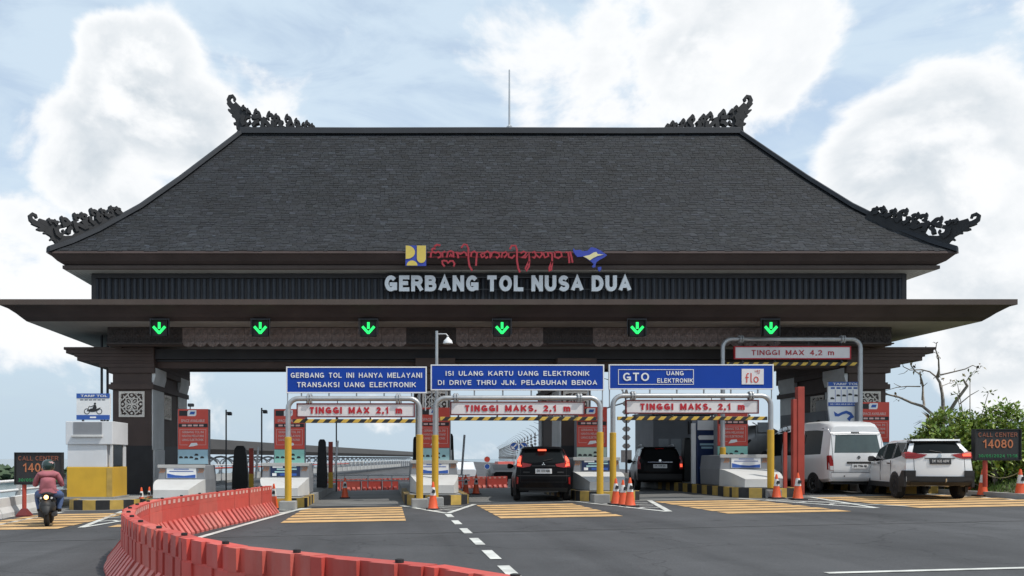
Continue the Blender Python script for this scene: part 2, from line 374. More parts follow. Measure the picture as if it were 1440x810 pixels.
def text_mesh(body, width, height, depth=.01, bold=0.0, lines=1, spacing=1.0, space=1.0, align='CENTER'):
    """upright lettering in the x-z plane, fitted to width x height, centred, front face towards -y"""
    cu = bpy.data.curves.new('lettering', 'FONT'); cu.body = body; cu.align_x = align; cu.size = 1; cu.offset = bold
    cu.extrude = .05; cu.resolution_u = 2; cu.space_character = spacing; cu.space_line = 1.15; cu.space_word = space
    o = bpy.data.objects.new('lettering', cu); C.objects.link(o)
    dg = bpy.context.evaluated_depsgraph_get(); dg.update()
    me = bpy.data.meshes.new_from_object(o.evaluated_get(dg)); bpy.data.objects.remove(o); bpy.data.curves.remove(cu)
    vs = [v.co.copy() for v in me.vertices]
    x0, x1 = min(v.x for v in vs), max(v.x for v in vs); y0, y1 = min(v.y for v in vs), max(v.y for v in vs)
    kx = width/(x1-x0); ky = height/(y1-y0) if height else kx
    for v in me.vertices:
        p = v.co.copy(); v.co = ((p.x-(x0+x1)/2)*kx, -p.z/.05*depth/2, (p.y-(y0+y1)/2)*ky)
    me.materials.clear(); me.update(); return me
def lettering(name, body, width, height, m, parent, loc, depth=.012, **k):
    me = text_mesh(body, width, height, depth, **k); me.materials.append(m)
    return obj(name, me, parent, loc)
def split_islands(me):
    """the connected pieces of a mesh as (verts, faces), left to right"""
    n = len(me.vertices); par = list(range(n))
    def find(a):
        while par[a] != a: par[a] = par[par[a]]; a = par[a]
        return a
    for e in me.edges:
        a, b = find(e.vertices[0]), find(e.vertices[1])
        if a != b: par[a] = b
    groups = {}
    for p in me.polygons: groups.setdefault(find(p.vertices[0]), []).append(list(p.vertices))
    out = []
    for fs in groups.values():
        ids = sorted({i for f in fs for i in f}); mp = {i: k for k, i in enumerate(ids)}
        out.append(([tuple(me.vertices[i].co) for i in ids], [[mp[i] for i in f] for f in fs]))
    return sorted(out, key=lambda g: min(v[0] for v in g[0]))
def set_tint(me, fn):
    """one tint per face, stored as a corner colour"""
    ca = me.color_attributes.new('tint', 'FLOAT_COLOR', 'CORNER')
    for p in me.polygons:
        c = fn(p)
        for li in p.loop_indices: ca.data[li].color = (*c, 1)
# ------------------------------------------------------------------ plain grotesque capitals drawn as strokes
def _arc(cx, cy, rx, ry, a0, a1, n=10): return [(cx+rx*math.cos(R(a0+(a1-a0)*k/n)), cy+ry*math.sin(R(a0+(a1-a0)*k/n))) for k in range(n+1)]
GLY = {'A': (.82, [[(0,0),(.5,1),(1,0)],[(.2,.30),(.8,.30)]]), 'B': (.76, [[(0,0),(0,1)],[(0,1),(.55,1)]+_arc(.55,.77,.36,.23,90,-90,9)+[(0,.54)],[(0,.54),(.58,.54)]+_arc(.58,.27,.42,.27,90,-90,9)+[(0,0)]]),
 'C': (.78, [_arc(.52,.5,.5,.5,48,312,14)]), 'D': (.78, [[(0,0),(0,1),(.42,1)]+_arc(.42,.5,.58,.5,90,-90,10)+[(0,0)]]), 'E': (.68, [[(1,1),(0,1),(0,0),(1,0)],[(0,.52),(.92,.52)]]), 'F': (.64, [[(1,1),(0,1),(0,0)],[(0,.5),(.85,.5)]]),
 'G': (.82, [_arc(.5,.5,.5,.5,46,318,14),[(.58,.42),(1,.42),(1,.10)]]), 'H': (.76, [[(0,0),(0,1)],[(1,0),(1,1)],[(0,.52),(1,.52)]]), 'I': (.2, [[(.5,0),(.5,1)]]), 'J': (.56, [[(1,1),(1,.3)]+_arc(.5,.3,.5,.3,0,-180,8)]),
 'K': (.78, [[(0,0),(0,1)],[(1,1),(0,.36)],[(.34,.58),(1,0)]]), 'L': (.62, [[(0,1),(0,0),(1,0)]]), 'M': (.88, [[(0,0),(0,1)],[(1,0),(1,1)],[(.04,.96),(.5,.1),(.96,.96)]]), 'N': (.76, [[(0,0),(0,1)],[(1,0),(1,1)],[(.04,.98),(.96,.02)]]),
 'O': (.84, [_arc(.5,.5,.5,.5,90,450,20)]), 'P': (.72, [[(0,0),(0,1)],[(0,1),(.55,1)]+_arc(.55,.72,.45,.28,90,-90,8)+[(0,.44)]]), 'R': (.78, [[(0,0),(0,1)],[(0,1),(.55,1)]+_arc(.55,.74,.40,.26,90,-90,8)+[(0,.48)],[(.55,.48),(1,0)]]),
 'S': (.72, [_arc(.5,.75,.44,.25,35,270,9)+_arc(.5,.25,.5,.25,90,-145,9)]), 'T': (.70, [[(0,1),(1,1)],[(.5,0),(.5,1)]]), 'U': (.76, [[(0,1),(0,.36)]+_arc(.5,.36,.5,.36,180,360,10)+[(1,1)]]), 'V': (.8, [[(0,1),(.5,0),(1,1)]]), 'W': (1.0, [[(0,1),(.25,0),(.5,.8),(.75,0),(1,1)]]),
 'X': (.78, [[(0,0),(1,1)],[(0,1),(1,0)]]), 'Y': (.78, [[(0,1),(.5,.46),(.5,0)],[(1,1),(.5,.46)]]), '0': (.66, [_arc(.5,.5,.5,.5,90,450,18)]), '1': (.50, [[(0,.74),(.78,1),(.78,0)]]), '2': (.64, [_arc(.5,.70,.46,.30,165,-30,9)+[(0,0),(1,0)]]),
 '3': (.64, [_arc(.48,.76,.42,.24,150,-90,8),_arc(.48,.26,.5,.26,90,-150,8)]), '4': (.68, [[(.76,0),(.76,1)],[(.76,1),(0,.28),(1,.28)]]), '5': (.64, [[(.92,1),(.12,1),(.05,.52)]+_arc(.48,.30,.5,.30,120,-150,9)]), '8': (.66, [_arc(.5,.765,.42,.235,90,450,14),_arc(.5,.265,.5,.265,90,450,14)]),
 ',': (.2, [[(.6,.06),(.4,-.16)]]), '.': (.2, [[(.5,0),(.5,.04)]]), '/': (.4, [[(0,0),(1,1)]]), ':': (.2, [[(.5,.1),(.5,.2)],[(.5,.6),(.5,.7)]]), 'm': (.92, [[(0,0),(0,.70)],[(0,.45)]+_arc(.25,.45,.25,.25,180,0,7)+[(.5,0)],[(.5,.45)]+_arc(.75,.45,.25,.25,180,0,7)+[(1,0)]]),
 'f': (.46, [[(.35,0),(.35,.75)]+_arc(.7,.75,.35,.25,180,60,6),[(0,.55),(.8,.55)]]), 'l': (.34, [[(.3,1),(.3,.2)]+_arc(.65,.2,.35,.2,180,290,6)]), 'o': (.52, [_arc(.5,.3,.5,.3,90,450,14)])}
_gcache = {}
def glyph_mesh(ch, h, kx, bold, depth, m):
    key = (ch, round(h, 4), round(kx, 4), bold, depth, m.name)
    if key in _gcache: return _gcache[key]
    W, strokes = GLY[ch]; t = bold*h; mb = MB(); w_ = W*h*kx; tx = t*min(1.15, max(.75, kx))
    for q, st in enumerate(strokes):
        st = [p for i, p in enumerate(st) if i == 0 or abs(p[0]-st[i-1][0])+abs(p[1]-st[i-1][1]) > 1e-4]
        P = [Vector((tx/2+x*max(.001, (w_-tx)) if W > .25 else w_/2, t/2+y*(h-t))) for x, y in st]
        if W <= .25 and ch in ',': P = [Vector((w_/2+(x-.5)*h*.3, t/2+y*(h-t))) for x, y in st]
        if len(P) == 2:                                    # square the ends off
            d_ = (P[1]-P[0]); d_.normalize(); P = [P[0]-d_*(t/2 if abs(d_.y) > .9 and abs(d_.x) < .1 else t*.32), P[1]+d_*(t/2 if abs(d_.y) > .9 and abs(d_.x) < .1 else t*.32)]
        elif (P[0]-P[-1]).length > 1e-4:
            for a, b in ((0, 1), (-1, -2)):
                d_ = (P[a]-P[b]).normalized(); P[a] = P[a]+d_*(t*.5 if abs(d_.x) < .05 or abs(d_.y) < .05 else t*.2)
        closed = (P[0]-P[-1]).length < 1e-4; n = len(P); lft, rgt = [], []
        for i in range(n):
            a = P[i]-P[i-1] if i > 0 else (P[0]-P[-2] if closed else P[1]-P[0]); b = P[i+1]-P[i] if i < n-1 else (P[1]-P[0] if closed else P[-1]-P[-2])
            a.normalize(); b.normalize(); tt = a+b
            if tt.length < 1e-3: tt = Vector((-a.y, a.x))
            tt.normalize(); nn = Vector((-tt.y, tt.x)); cs = max(.55, abs(nn.dot(Vector((-a.y, a.x)))))
            hw = (t if abs(tt.x) > abs(tt.y) else tx)/2/cs; lft.append(P[i]+nn*hw); rgt.append(P[i]-nn*hw)
        y0 = -depth-.0006*q*max(1, depth*20)
        mb.loft([[(a.x, y0, a.y), (b.x, y0, b.y), (b.x, 0, b.y), (a.x, 0, a.y)] for a, b in zip(lft, rgt)], caps=not closed)
    _gcache[key] = (mb.mesh('letter', m), w_); return _gcache[key]
def letters(body, width, height, m, parent, loc, depth=.010, bold=.18, gap=.16, space=.42):
    """one object per letter, the line fitted to width x height and centred on loc"""
    h = height; nat = 0.0
    for ch in body: nat += (space if ch == ' ' else GLY[ch][0]+gap)
    nat -= gap; kx = width/(nat*h); x = -width/2
    for ch in body:
        if ch == ' ': x += space*h*kx; continue
        me, w_ = glyph_mesh(ch, h, kx, bold, depth, m)
        obj('letter', me, parent, (loc[0]+x, loc[1], loc[2]-h/2)); x += w_+gap*h*kx

# ================================================================== the setting
def sheet(name, xs, ys, dz, m, zf=gz):
    mb = MB(); vs = [(x, y, zf(x) + dz - drop(y)) for y in ys for x in xs]; n = len(xs)
    mb.add(vs, [(j*n+i, j*n+i+1, (j+1)*n+i+1, (j+1)*n+i) for j in range(len(ys)-1) for i in range(n-1)])
    return struct(name, mb, m)
XS = [-14, -12, -8, -4, 0, 4, 8, 12, 16, 20, 24, 30]
mb = MB(); mb.add([(-3000,-40,-4.6),(3000,-40,-4.6),(3000,5000,-4.6),(-3000,5000,-4.6)], [(0,1,2,3)])
struct('sea_water', mb, WATER)
sheet('road', XS, [-12, 0, 5, 10, 15, 20, 25, 30, 37, 42, 60], 0, ASPHALT)
# causeway that carries the carriageway on beyond the gate, bending gently to the right
mb = MB(); path = []
for i in range(0, 26):
    d = 60 + i*18; path.append((d, .00045*(d-60)**1.62 if d > 60 else 0))
vs = []; 
for d, sh in path: vs += [(-14+sh, d, gz(-14)-drop(d)), (30+sh, d, gz(30)-drop(d))]
mb.add(vs, [(2*i, 2*i+1, 2*i+3, 2*i+2) for i in range(len(path)-1)])
struct('causeway_road', mb, ASPHALT)
mb = MB()                                            # retaining edge of the plaza down to the sea
mb.box(-14.3, -14.0, -12, 500, -5, gz(-14)+.02)
struct('quay_edge', mb, CONC)
sheet('lane_slab', [-11.2, -8, -4, 0, 4, 8, 12, 16, 18.5], [24.9, 30, 37, 42, 46], .004, LANE)
# land on the right: raised verge
def verge_z(x, y):
    t = max(0, min(1, (x-17.9)/1.1)); return gz(x) + .02 + t*(.50 + .10*math.sin(x*1.3+y*.7)) + max(0, x-22)*.02
xs = [17.75+.35*i for i in range(0, 16)] + [26, 32, 40, 60]; ys = [14+1.0*i for i in range(0, 30)] + [50, 60]
mb = MB(); n = len(xs)
mb.add([(x, y, verge_z(x, y)) for y in ys for x in xs], [(j*n+i, j*n+i+1, (j+1)*n+i+1, (j+1)*n+i) for j in range(len(ys)-1) for i in range(n-1)])
struct('verge_ground', mb, SOIL, smooth=60)
mb = MB(); mb.box(17.55, 17.75, 12, 60, gz(17.6)-.1, gz(17.6)+.14)
struct('verge_kerb', mb, CONC_L)
def blades(n, xr, yr, zf, h):
    mb = MB(); rnd = random.Random(5)
    for _ in range(n):
        x = rnd.uniform(*xr); y = rnd.uniform(*yr); z = zf(x, y); a = rnd.uniform(0, 6.28); hh = h*rnd.uniform(.5, 1.2); wd = .02
        dx, dy = math.cos(a)*wd, math.sin(a)*wd; lx, ly = rnd.uniform(-.05, .05), rnd.uniform(-.05, .05)
        mb.add([(x-dx, y-dy, z), (x+dx, y+dy, z), (x+lx, y+ly, z+hh)], [(0, 1, 2)])
    return mb
gm = blades(9000, (18.05, 22.5), (18, 27), verge_z, .13).mesh('grass', GRASSM)
rg = random.Random(3); set_tint(gm, lambda p: (rg.uniform(.6, 1.35),)*3)
tag(obj('grass', gm), 'short green grass on the bank under the hedge at right', 'grass', kind='stuff')

# ------------------------------------------------------------------ painted markings
def paint(name, poly, m, dz=.009):
    mb = MB(); mb.add([(x, y, gz(x)+dz) for x, y in poly], [tuple(range(len(poly)))])
    o = mb.build(name, m); return tag(o, None, None, kind='structure')
def line(p, q, wd, m=ROADW, name='lane_marking', dz=.009):
    a, b = Vector(p), Vector(q); t = (b-a).normalized(); nn = Vector((-t.y, t.x))*wd/2
    return paint(name, [tuple(a+nn), tuple(a-nn), tuple(b-nn), tuple(b+nn)], m, dz)
for k, d in enumerate((20.1, 18.0, 15.9, 13.9, 12.0, 10.2, 8.3, 6.5)):
    line((1.52, d-.55), (1.52, d+.55), .16)
def rumble(x0, x1, d0, n, pitch, wd, skew=0.0):
    for k in range(n):
        d = d0 + k*pitch; paint('rumble_strip', [(x0+skew*k, d), (x1+skew*k, d+.02), (x1+skew*k, d+wd), (x0+skew*k, d+wd)], ROADY)
rumble(-2.45, .42, 18.7, 6, .92, .66)
rumble(2.62, 5.45, 18.9, 6, .92, .66)
rumble(7.95, 10.85, 19.1, 6, .92, .66)
rumble(12.9, 17.3, 19.8, 6, .92, .66)
rumble(-10.0, -7.35, 18.2, 6, .92, .66)
rumble(-6.3, -4.2, 18.4, 6, .92, .66)
def chevron(cx, nose, tip, hw):
    line((cx-hw-.1, nose), (cx, tip), .15); line((cx+hw+.1, nose), (cx+.02, tip), .15, dz=.013)
    for k in range(3):
        t = .3+.22*k; w2 = (hw+.02)*t*.86; d = tip+(nose-tip)*t
        line((cx-w2, d), (cx, d+.35), .12, dz=.011); line((cx, d+.36), (cx+w2, d), .12, dz=.0105)
chevron(1.52, 24.6, 20.9, 1.0); chevron(6.9, 25.0, 20.1, 1.0); chevron(11.95, 25.3, 20.0, 1.0)
chevron(-6.9, 24.4, 18.4, .9); chevron(-3.4, 24.2, 20.6, 1.0)
line((-3.85, 13.2), (-2.5, 24.2), .15, dz=.012)
line((-8.95, 14.0), (-9.75, 24.5), .15); line((-10.15, 14.0), (-10.55, 25.0), .12)
line((5.15, 9.6), (14.5, 10.1), .12); line((17.1, 12), (17.1, 40), .15)
mb = MB(); mb.add([(x, y, gz(x)+.006) for x, y in ((-14, 15.2), (30, 16.4), (30, 16.46), (-14, 15.26))], [(0, 1, 2, 3)]); struct('paving_joint', mb, mat('joint_grit', (.10, .10, .10), .9, .3, 3))
line((13.0, 20.4), (11.2, 24.2), .15, dz=.014)

# ================================================================== the toll gate building
BX, BY = 3.97, 33.5
bld = thing('toll_gate', 'huge dark toll gate building with grey shingled hipped roof over all lanes', 'toll gate', (BX, BY, 0))
def rect_loft(mb, levels, mi=0, cap_top=False, cap_bot=False):
    rings = [[(-a, -b, z), (a, -b, z), (a, b, z), (-a, b, z)] for a, b, z in levels]
    mb.loft(rings, mi, caps=False)
    o = len(mb.v)
    if cap_top: mb.add(rings[0], [(0, 1, 2, 3)], mi)
    if cap_bot: mb.add(rings[-1], [(0, 3, 2, 1)], mi)
    return mb
# roof surface: inset from the eave -> height
PROF = [(0, 8.60), (.55, 9.02), (1.2, 9.62), (2.3, 10.80), (3.4, 12.20), (4.4, 13.55), (5.3, 14.78)]
EA, EB = 15.65, 5.3
HL, HR = 1.075, .985                       # the two hips do not fall at quite the same slope
def roof_z(i):
    for (a, za), (b, zb) in zip(PROF, PROF[1:]):
        if i <= b: return za + (zb-za)*(i-a)/(b-a)
    return PROF[-1][1]
mb = MB(); rings = [[(-EA+HL*i, -EB+min(i, EB-.02), z-.03), (EA-HR*i, -EB+min(i, EB-.02), z-.03), (EA-HR*i, EB-min(i, EB-.02), z-.03), (-EA+HL*i, EB-min(i, EB-.02), z-.03)] for i, z in PROF]
mb.loft(rings, 0, caps=True)
roof = mb.build('roof', RIDGE, bld)
def shingles(side):
    mb = MB(); rnd = random.Random(side+7); rows = 66
    slope = [0]; 
    ins = [k*EB/400 for k in range(401)]
    acc = [0]
    for a, b in zip(ins, ins[1:]): acc.append(acc[-1] + math.hypot(b-a, roof_z(b)-roof_z(a)))
    def at(s_):
        s_ = max(0, min(acc[-1], s_))
        for k in range(400):
            if acc[k+1] >= s_:
                t = (s_-acc[k])/(acc[k+1]-acc[k]); return ins[k]+(ins[k+1]-ins[k])*t
        return EB
    step = acc[-1]/rows; tints = []
    for r_ in range(rows):
        i0 = at(r_*step); i1 = at((r_+1.12)*step) if r_ < rows-1 else EB
        z0, z1 = roof_z(i0), roof_z(i1)
        def span(i): return (-EA+HL*i, EA-HR*i) if side == 0 else (-EA+HR*i, EA-HL*i) if side == 2 else (-EB+i, EB-i)
        lo0, hi0 = span(i0); lo1, hi1 = span(i1); hk = HR if side == 1 else HL
        x = lo0 + rnd.uniform(-.25, 0)
        while x < hi0:
            wd = rnd.uniform(.13, .34); xa, xb = max(x, lo0), min(x+wd, hi0)-.010; x += wd
            if xb-xa < .03: continue
            up = .014+rnd.uniform(-.006, .010)
            ua, ub = max(lo1, min(hi1, xa)), max(lo1, min(hi1, xb))
            dist0 = (EB-i0) if side in (0, 2) else (EA-hk*i0); dist1 = (EB-i1) if side in (0, 2) else (EA-hk*i1)
            drop_ = rnd.uniform(0, .045)
            P = [(xa, -dist0-.005-drop_*.6, z0+up-drop_*.8), (xb, -dist0-.005-drop_*.6, z0+up-drop_*.8), (ub, -dist1, z1+.004), (ua, -dist1, z1+.004), (xa, -dist0, z0-.02), (xb, -dist0, z0-.02)]
            c, s_ = [(1, 0), (0, 1), (-1, 0), (0, -1)][side]
            mb.add([(px*c-py*s_, px*s_+py*c, pz) for px, py, pz in P], [(0, 1, 2, 3), (4, 5, 1, 0)])
            g = rnd.gauss(1, .26); g = max(.45, min(2.3, g*(1.8 if rnd.random() < .06 else 1)))
            tints += [(g*rnd.uniform(.95, 1.06), g, g*rnd.uniform(.95, 1.08))]*2
    me = bpy.data.meshes.new('shingles'); me.from_pydata(mb.v, [], mb.f); me.materials.append(SHINGLE)
    set_tint(me, lambda p: tints[p.index]); o = obj('shingles', me, roof); o['kind'] = 'stuff'
for sd in range(4): shingles(sd)
# ridge and hip caps
def cap_strip(name, pts, wd, h):
    mb = MB(); rings = []
    for k, p in enumerate(pts):
        p = Vector(p); t = (Vector(pts[min(k+1, len(pts)-1)]) - Vector(pts[max(k-1, 0)])).normalized(); s_ = t.cross(Vector((0, 0, 1))).normalized()*wd/2
        rings.append([p-s_+Vector((0, 0, -.05)), p+s_+Vector((0, 0, -.05)), p+s_*.85+Vector((0, 0, h*.75)), p+s_*.35+Vector((0, 0, h)), p-s_*.35+Vector((0, 0, h)), p-s_*.85+Vector((0, 0, h*.75))])
    mb.loft(rings); return mb.build(name, RIDGE, roof, smooth=35)
cap_strip('ridge_cap', [(-10.0, 0, 14.74), (-5, 0, 14.725), (0, 0, 14.735), (6, 0, 14.72), (10.45, 0, 14.74)], .42, .24)
for sxn in (-1, 1):
    for syn in (-1, 1):
        cap_strip('hip_cap', [(sxn*(EA-(HL if sxn < 0 else HR)*i+.02), syn*(EB-i+.02), z) for i, z in PROF], .36, .15)
# carved finials
def curl(cx, cz, r0, a0, turns, wd, n=12):
    return [(cx+r0*(1-.62*t/n)*math.cos(R(a0)+turns*2*math.pi*t/n), cz+r0*(1-.62*t/n)*math.sin(R(a0)+turns*2*math.pi*t/n)) for t in range(n+1)], [wd*(1-.45*t/n) for t in range(n+1)]
def finial_mesh(shear=0.0, length=1.0, k=.00415):
    """scrolled crest: horn at x=0, tapering towards +x; drawn on a 0..850 x 0..400 design grid"""
    mb = MB(); y = .07; cnt = [0]
    ca, sa = math.cos(shear), math.sin(shear)
    def T(pts): return [(((px-300)*ca*length - (470-pz)*sa)*k, ((470-pz)*ca + (px-300)*sa*length)*k) for px, pz in pts]
    def st(pts, wd):
        ww = [q*k*1.25 for q in (wd if isinstance(wd, list) else [wd]*len(pts))]
        cnt[0] += 1; e_ = .0015*cnt[0]; mb.ribbon(T(pts), ww, -y-e_, y+e_)
    mb.prism(T([(350, 640), (330, 520), (340, 430), (395, 395), (450, 435), (520, 462), (570, 450), (610, 425), (650, 445), (700, 415), (740, 450), (800, 425), (850, 445), (890, 425), (930, 450), (985, 435), (1030, 465), (1090, 440), (1150, 455), (1165, 520), (1150, 640)]), -y*1.2, y*1.2)
    st([(365, 455), (355, 380), (332, 312), (292, 255), (252, 215), (234, 172), (248, 140), (278, 134), (300, 158), (292, 184)], [70, 64, 56, 46, 38, 30, 26, 24, 20, 14])
    st([(300, 205), (345, 262), (395, 300), (440, 330)], [26, 44, 48, 40])
    st([(352, 440), (318, 402), (288, 408)], [34, 26, 12]); st([(335, 372), (302, 332), (270, 326)], [34, 26, 12])
    st([(300, 300), (258, 284), (230, 268)], [30, 24, 10]); st([(262, 240), (240, 222), (218, 206)], [26, 20, 8])
    for (cx, cz, r0, a0, tn, wd) in [(442, 382, 46, 60, .9, 26), (528, 318, 34, -20, .8, 26), (572, 378, 30, 200, -.8, 24), (668, 345, 36, -20, .8, 28), (740, 362, 30, -10, .8, 24), (760, 420, 36, 80, .9, 22),
                                      (858, 372, 34, -20, .8, 26), (900, 420, 34, 170, .8, 24), (955, 405, 26, -10, .8, 22), (1032, 445, 26, 150, .8, 22), (1068, 424, 24, -10, .8, 20), (1122, 452, 22, -10, .8, 20), (395, 275, 24, -10, .7, 22), (440, 305, 22, -10, .7, 20)]:
        p, ww = curl(cx, cz, r0, -a0, -tn, wd); st(p, ww)
        st([(cx-6, cz-r0+6), (cx-2, cz-r0-14), (cx+4, cz-r0-24)], [30, 18, 5])
    for blob in ([(600, 380), (640, 400), (690, 460)], [(620, 350), (600, 400), (590, 450)], [(700, 380), (705, 430), (700, 470)], [(800, 380), (780, 420), (800, 460)], [(900, 380), (860, 430), (870, 470)], [(960, 420), (985, 450), (990, 470)], [(480, 340), (520, 350), (560, 345)], [(490, 430), (520, 400), (560, 390)], [(400, 330), (380, 390), (400, 430)], [(1090, 440), (1100, 470), (1120, 480)]):
        st(blob, 30)
    return mb.mesh('finial', FINIAL)
fm = finial_mesh(0, .93)
obj('finial', fm, roof, (-10.22, -.02, 14.86)); obj('finial', fm, roof, (10.65, .02, 14.86), (0, 0, math.pi))
fc = finial_mesh(R(35), .95, .0036)
for sxn, syn, rz in ((-1, -1, R(42)), (1, -1, R(138)), (-1, 1, R(-42)), (1, 1, R(-138))):
    obj('finial', fc, roof, (sxn*(EA-.14), syn*(EB-.14), 8.80), (0, 0, rz))
mb = MB(); mb.tube([(1.02, 0, 14.9), (1.02, 0, 17.35)], [.045, .028], 8); mb.lathe([(.12, 14.95), (.12, 15.02), (.03, 15.1)], 10, (1.02, 0, 0))
mb.build('lightning_rod', STEEL, roof)
# upper eave
mb = MB(); rect_loft(mb, [(15.66, 5.31, 8.585), (15.70, 5.35, 8.50), (15.62, 5.27, 8.47), (15.45, 5.08, 8.30), (15.24, 4.88, 8.20)])
mb.build('eave_fascia', BROWN, bld)
mb = MB(); rect_loft(mb, [(15.24, 4.88, 8.197), (15.32, 4.95, 8.17), (15.32, 4.95, 8.06), (15.24, 4.88, 8.03)])
mb.build('eave_ledge', mat('ledge_brown', (.080, .058, .050), .8, .12, 1.5, dirt=.3), bld)
mb = MB()
for k in range(6):                                       # boarded soffit: narrow boards with open joints
    a = 15.24-.125*k
    rect_loft(mb, [(a, a-10.36, 8.03), (a-.11, a-.11-10.36, 8.03)])
mb.build('eave_soffit', SOFFIT, bld)
# slatted wall band
mb = MB(); rect_loft(mb, [(14.46, 4.26, 8.028), (14.46, 4.26, 6.60)]); mb.build('wall_band', BLACKISH, bld)
sm = MB(); sm.prism([(-.08, 0), (-.07, .06), (-.03, .10), (.03, .10), (.07, .06), (.08, 0)], 6.70, 7.84, 'z'); sme = sm.mesh('slat', SLATM)
rs = random.Random(4)
for k in range(128):
    x = -14.35 + k*28.7/127
    o = obj('slat', sme, bld, (x, -4.262, rs.uniform(-.01, .01)), (0, 0, math.pi)); o.scale = (rs.uniform(.85, 1.05), rs.uniform(.7, 1.2), 1)
mb = MB(); mb.box(-14.5, 14.5, -4.36, -4.262, 7.86, 8.02); mb.box(-14.52, -14.36, -4.37, -4.2, 6.7, 8.0); mb.box(14.36, 14.52, -4.37, -4.2, 6.7, 8.0)
mb.build('band_frame', BLACKISH, bld)
# lower canopy
mb = MB(); rect_loft(mb, [(16.82, 6.52, 6.69), (16.82, 6.52, 6.51), (16.72, 6.42, 6.50)])
mb.build('canopy_plate', mat('canopy_plate_brown', (.078, .055, .046), .8, .12, 1.2, dirt=.3), bld)
mb = MB(); rect_loft(mb, [(16.72, 6.42, 6.505), (16.60, 6.26, 6.42), (16.44, 6.06, 6.30), (16.34, 5.92, 6.20), (16.26, 5.66, 6.10)])
mb.build('canopy_fascia', BROWN, bld)
mb = MB(); rect_loft(mb, [(16.26, 5.66, 6.102), (16.16, 5.56, 6.085), (13.6, 4.2, 6.085)], cap_bot=True)
mb.build('canopy_soffit', SOFFIT2, bld)
mb = MB(); rect_loft(mb, [(14.4, 4.2, 6.72), (16.80, 6.50, 6.688)], cap_top=True); mb.build('canopy_roof_screed', CONC, bld)
# carved frieze under the canopy
mb = MB()
mb.box(-13.9, 13.9, -4.5, -4.2, 5.44, 6.084); mb.box(-13.9, 13.9, 4.2, 4.5, 5.44, 6.084); mb.box(-13.9, -13.6, -4.199, 4.199, 5.44, 6.084); mb.box(13.6, 13.9, -4.199, 4.199, 5.44, 6.084)
mb.build('frieze_wall', BROWN_D, bld)
def carved_panel():
    mb = MB(); rnd = random.Random(2)
    mb.box(-.215, .215, -.02, 0, -.27, .27)
    for s_ in (-1, 1):
        p, ww = curl(s_*.10, .06, .085, 90, s_*1.1, .036); mb.ribbon(p, ww, -.055, -.02)
        p, ww = curl(s_*.11, -.14, .075, -90, -s_*1.1, .032); mb.ribbon(p, ww, -.055, -.02)
        p, ww = curl(s_*.13, .2, .05, 0, s_*.9, .028); mb.ribbon(p, ww, -.045, -.02)
        mb.ribbon([(0, -.25), (s_*.06, -.1), (s_*.02, .05), (s_*.08, .2)], .026, -.05, -.02)
    mb.lathe([(.045, 0), (.045, -.05), (.02, -.065)], 8, (0, -.02, .0), 'y')
    mb.box(-.215, .215, -.045, -.02, .245, .27); mb.box(-.215, .215, -.045, -.02, -.27, -.25)
    return mb.mesh('frieze_panel', CARVE)
cpm = carved_panel(); cpd = cpm.copy(); cpd.materials.clear(); cpd.materials.append(CARVE_D)
def frieze_dark(x): return x < -11.3 or x > 9.9 or -3.1 < x < -1.75 or 1.75 < x < 3.1
lz = MB()                                                # lotus-petal pendant moulding
lz.box(-.215, .215, -.10, 0, -.015, .03)
lz.prism([(-.19, -.015), (-.12, -.09), (0, -.125), (.12, -.09), (.19, -.015)], -.085, -.02); lz.lathe([(.0, -.02), (.10, -.02), (.085, -.07), (.0, -.10)], 10, (0, -.04, -.03), 'y')
lzm = lz.mesh('pendant_moulding', CARVE)
for k in range(63):
    x = -13.67 + k*.441; dk = frieze_dark(x)
    obj('frieze_panel', cpd if dk else cpm, bld, (x, -4.502, 5.79))
    if not dk: obj('pendant_moulding', lzm, bld, (x, -4.502, 5.50))
for xa, xb, ya, zb in ((-13.9, -11.2, -4.66, 5.515), (11.2, 13.9, -4.66, 5.515), (-3.2, -1.7, -4.64, 5.51), (1.7, 3.2, -4.64, 5.51)):
    mb = MB(); mb.box(xa, xb, ya, -4.501, 5.47, zb); mb.build('frieze_ledge', CARVE_D, bld)
mb = MB(); mb.box(-13.4, 13.6, -3.5, -3.0, 5.08, 5.44); mb.build('beam', BLACKISH, bld)
mb = MB(); mb.box(-13.2, 13.4, -3.15, -2.75, 4.78, 5.078); mb.build('lower_beam', BROWN_D, bld)
mb = MB(); mb.box(-13.2, 13.4, -3.3, -3.13, 5.02, 5.06); mb.build('beam_drip_strip', STEEL_D, bld)
# rain pipes at both ends
for s_ in (-1, 1):
    for q in (0, .22):
        mb = MB(); mb.tube([(s_*(14.55+q), -2.6, 6.08), (s_*(14.55+q), -2.6, .1)], .05, 8); mb.build('rain_pipe', STEEL_D, bld)
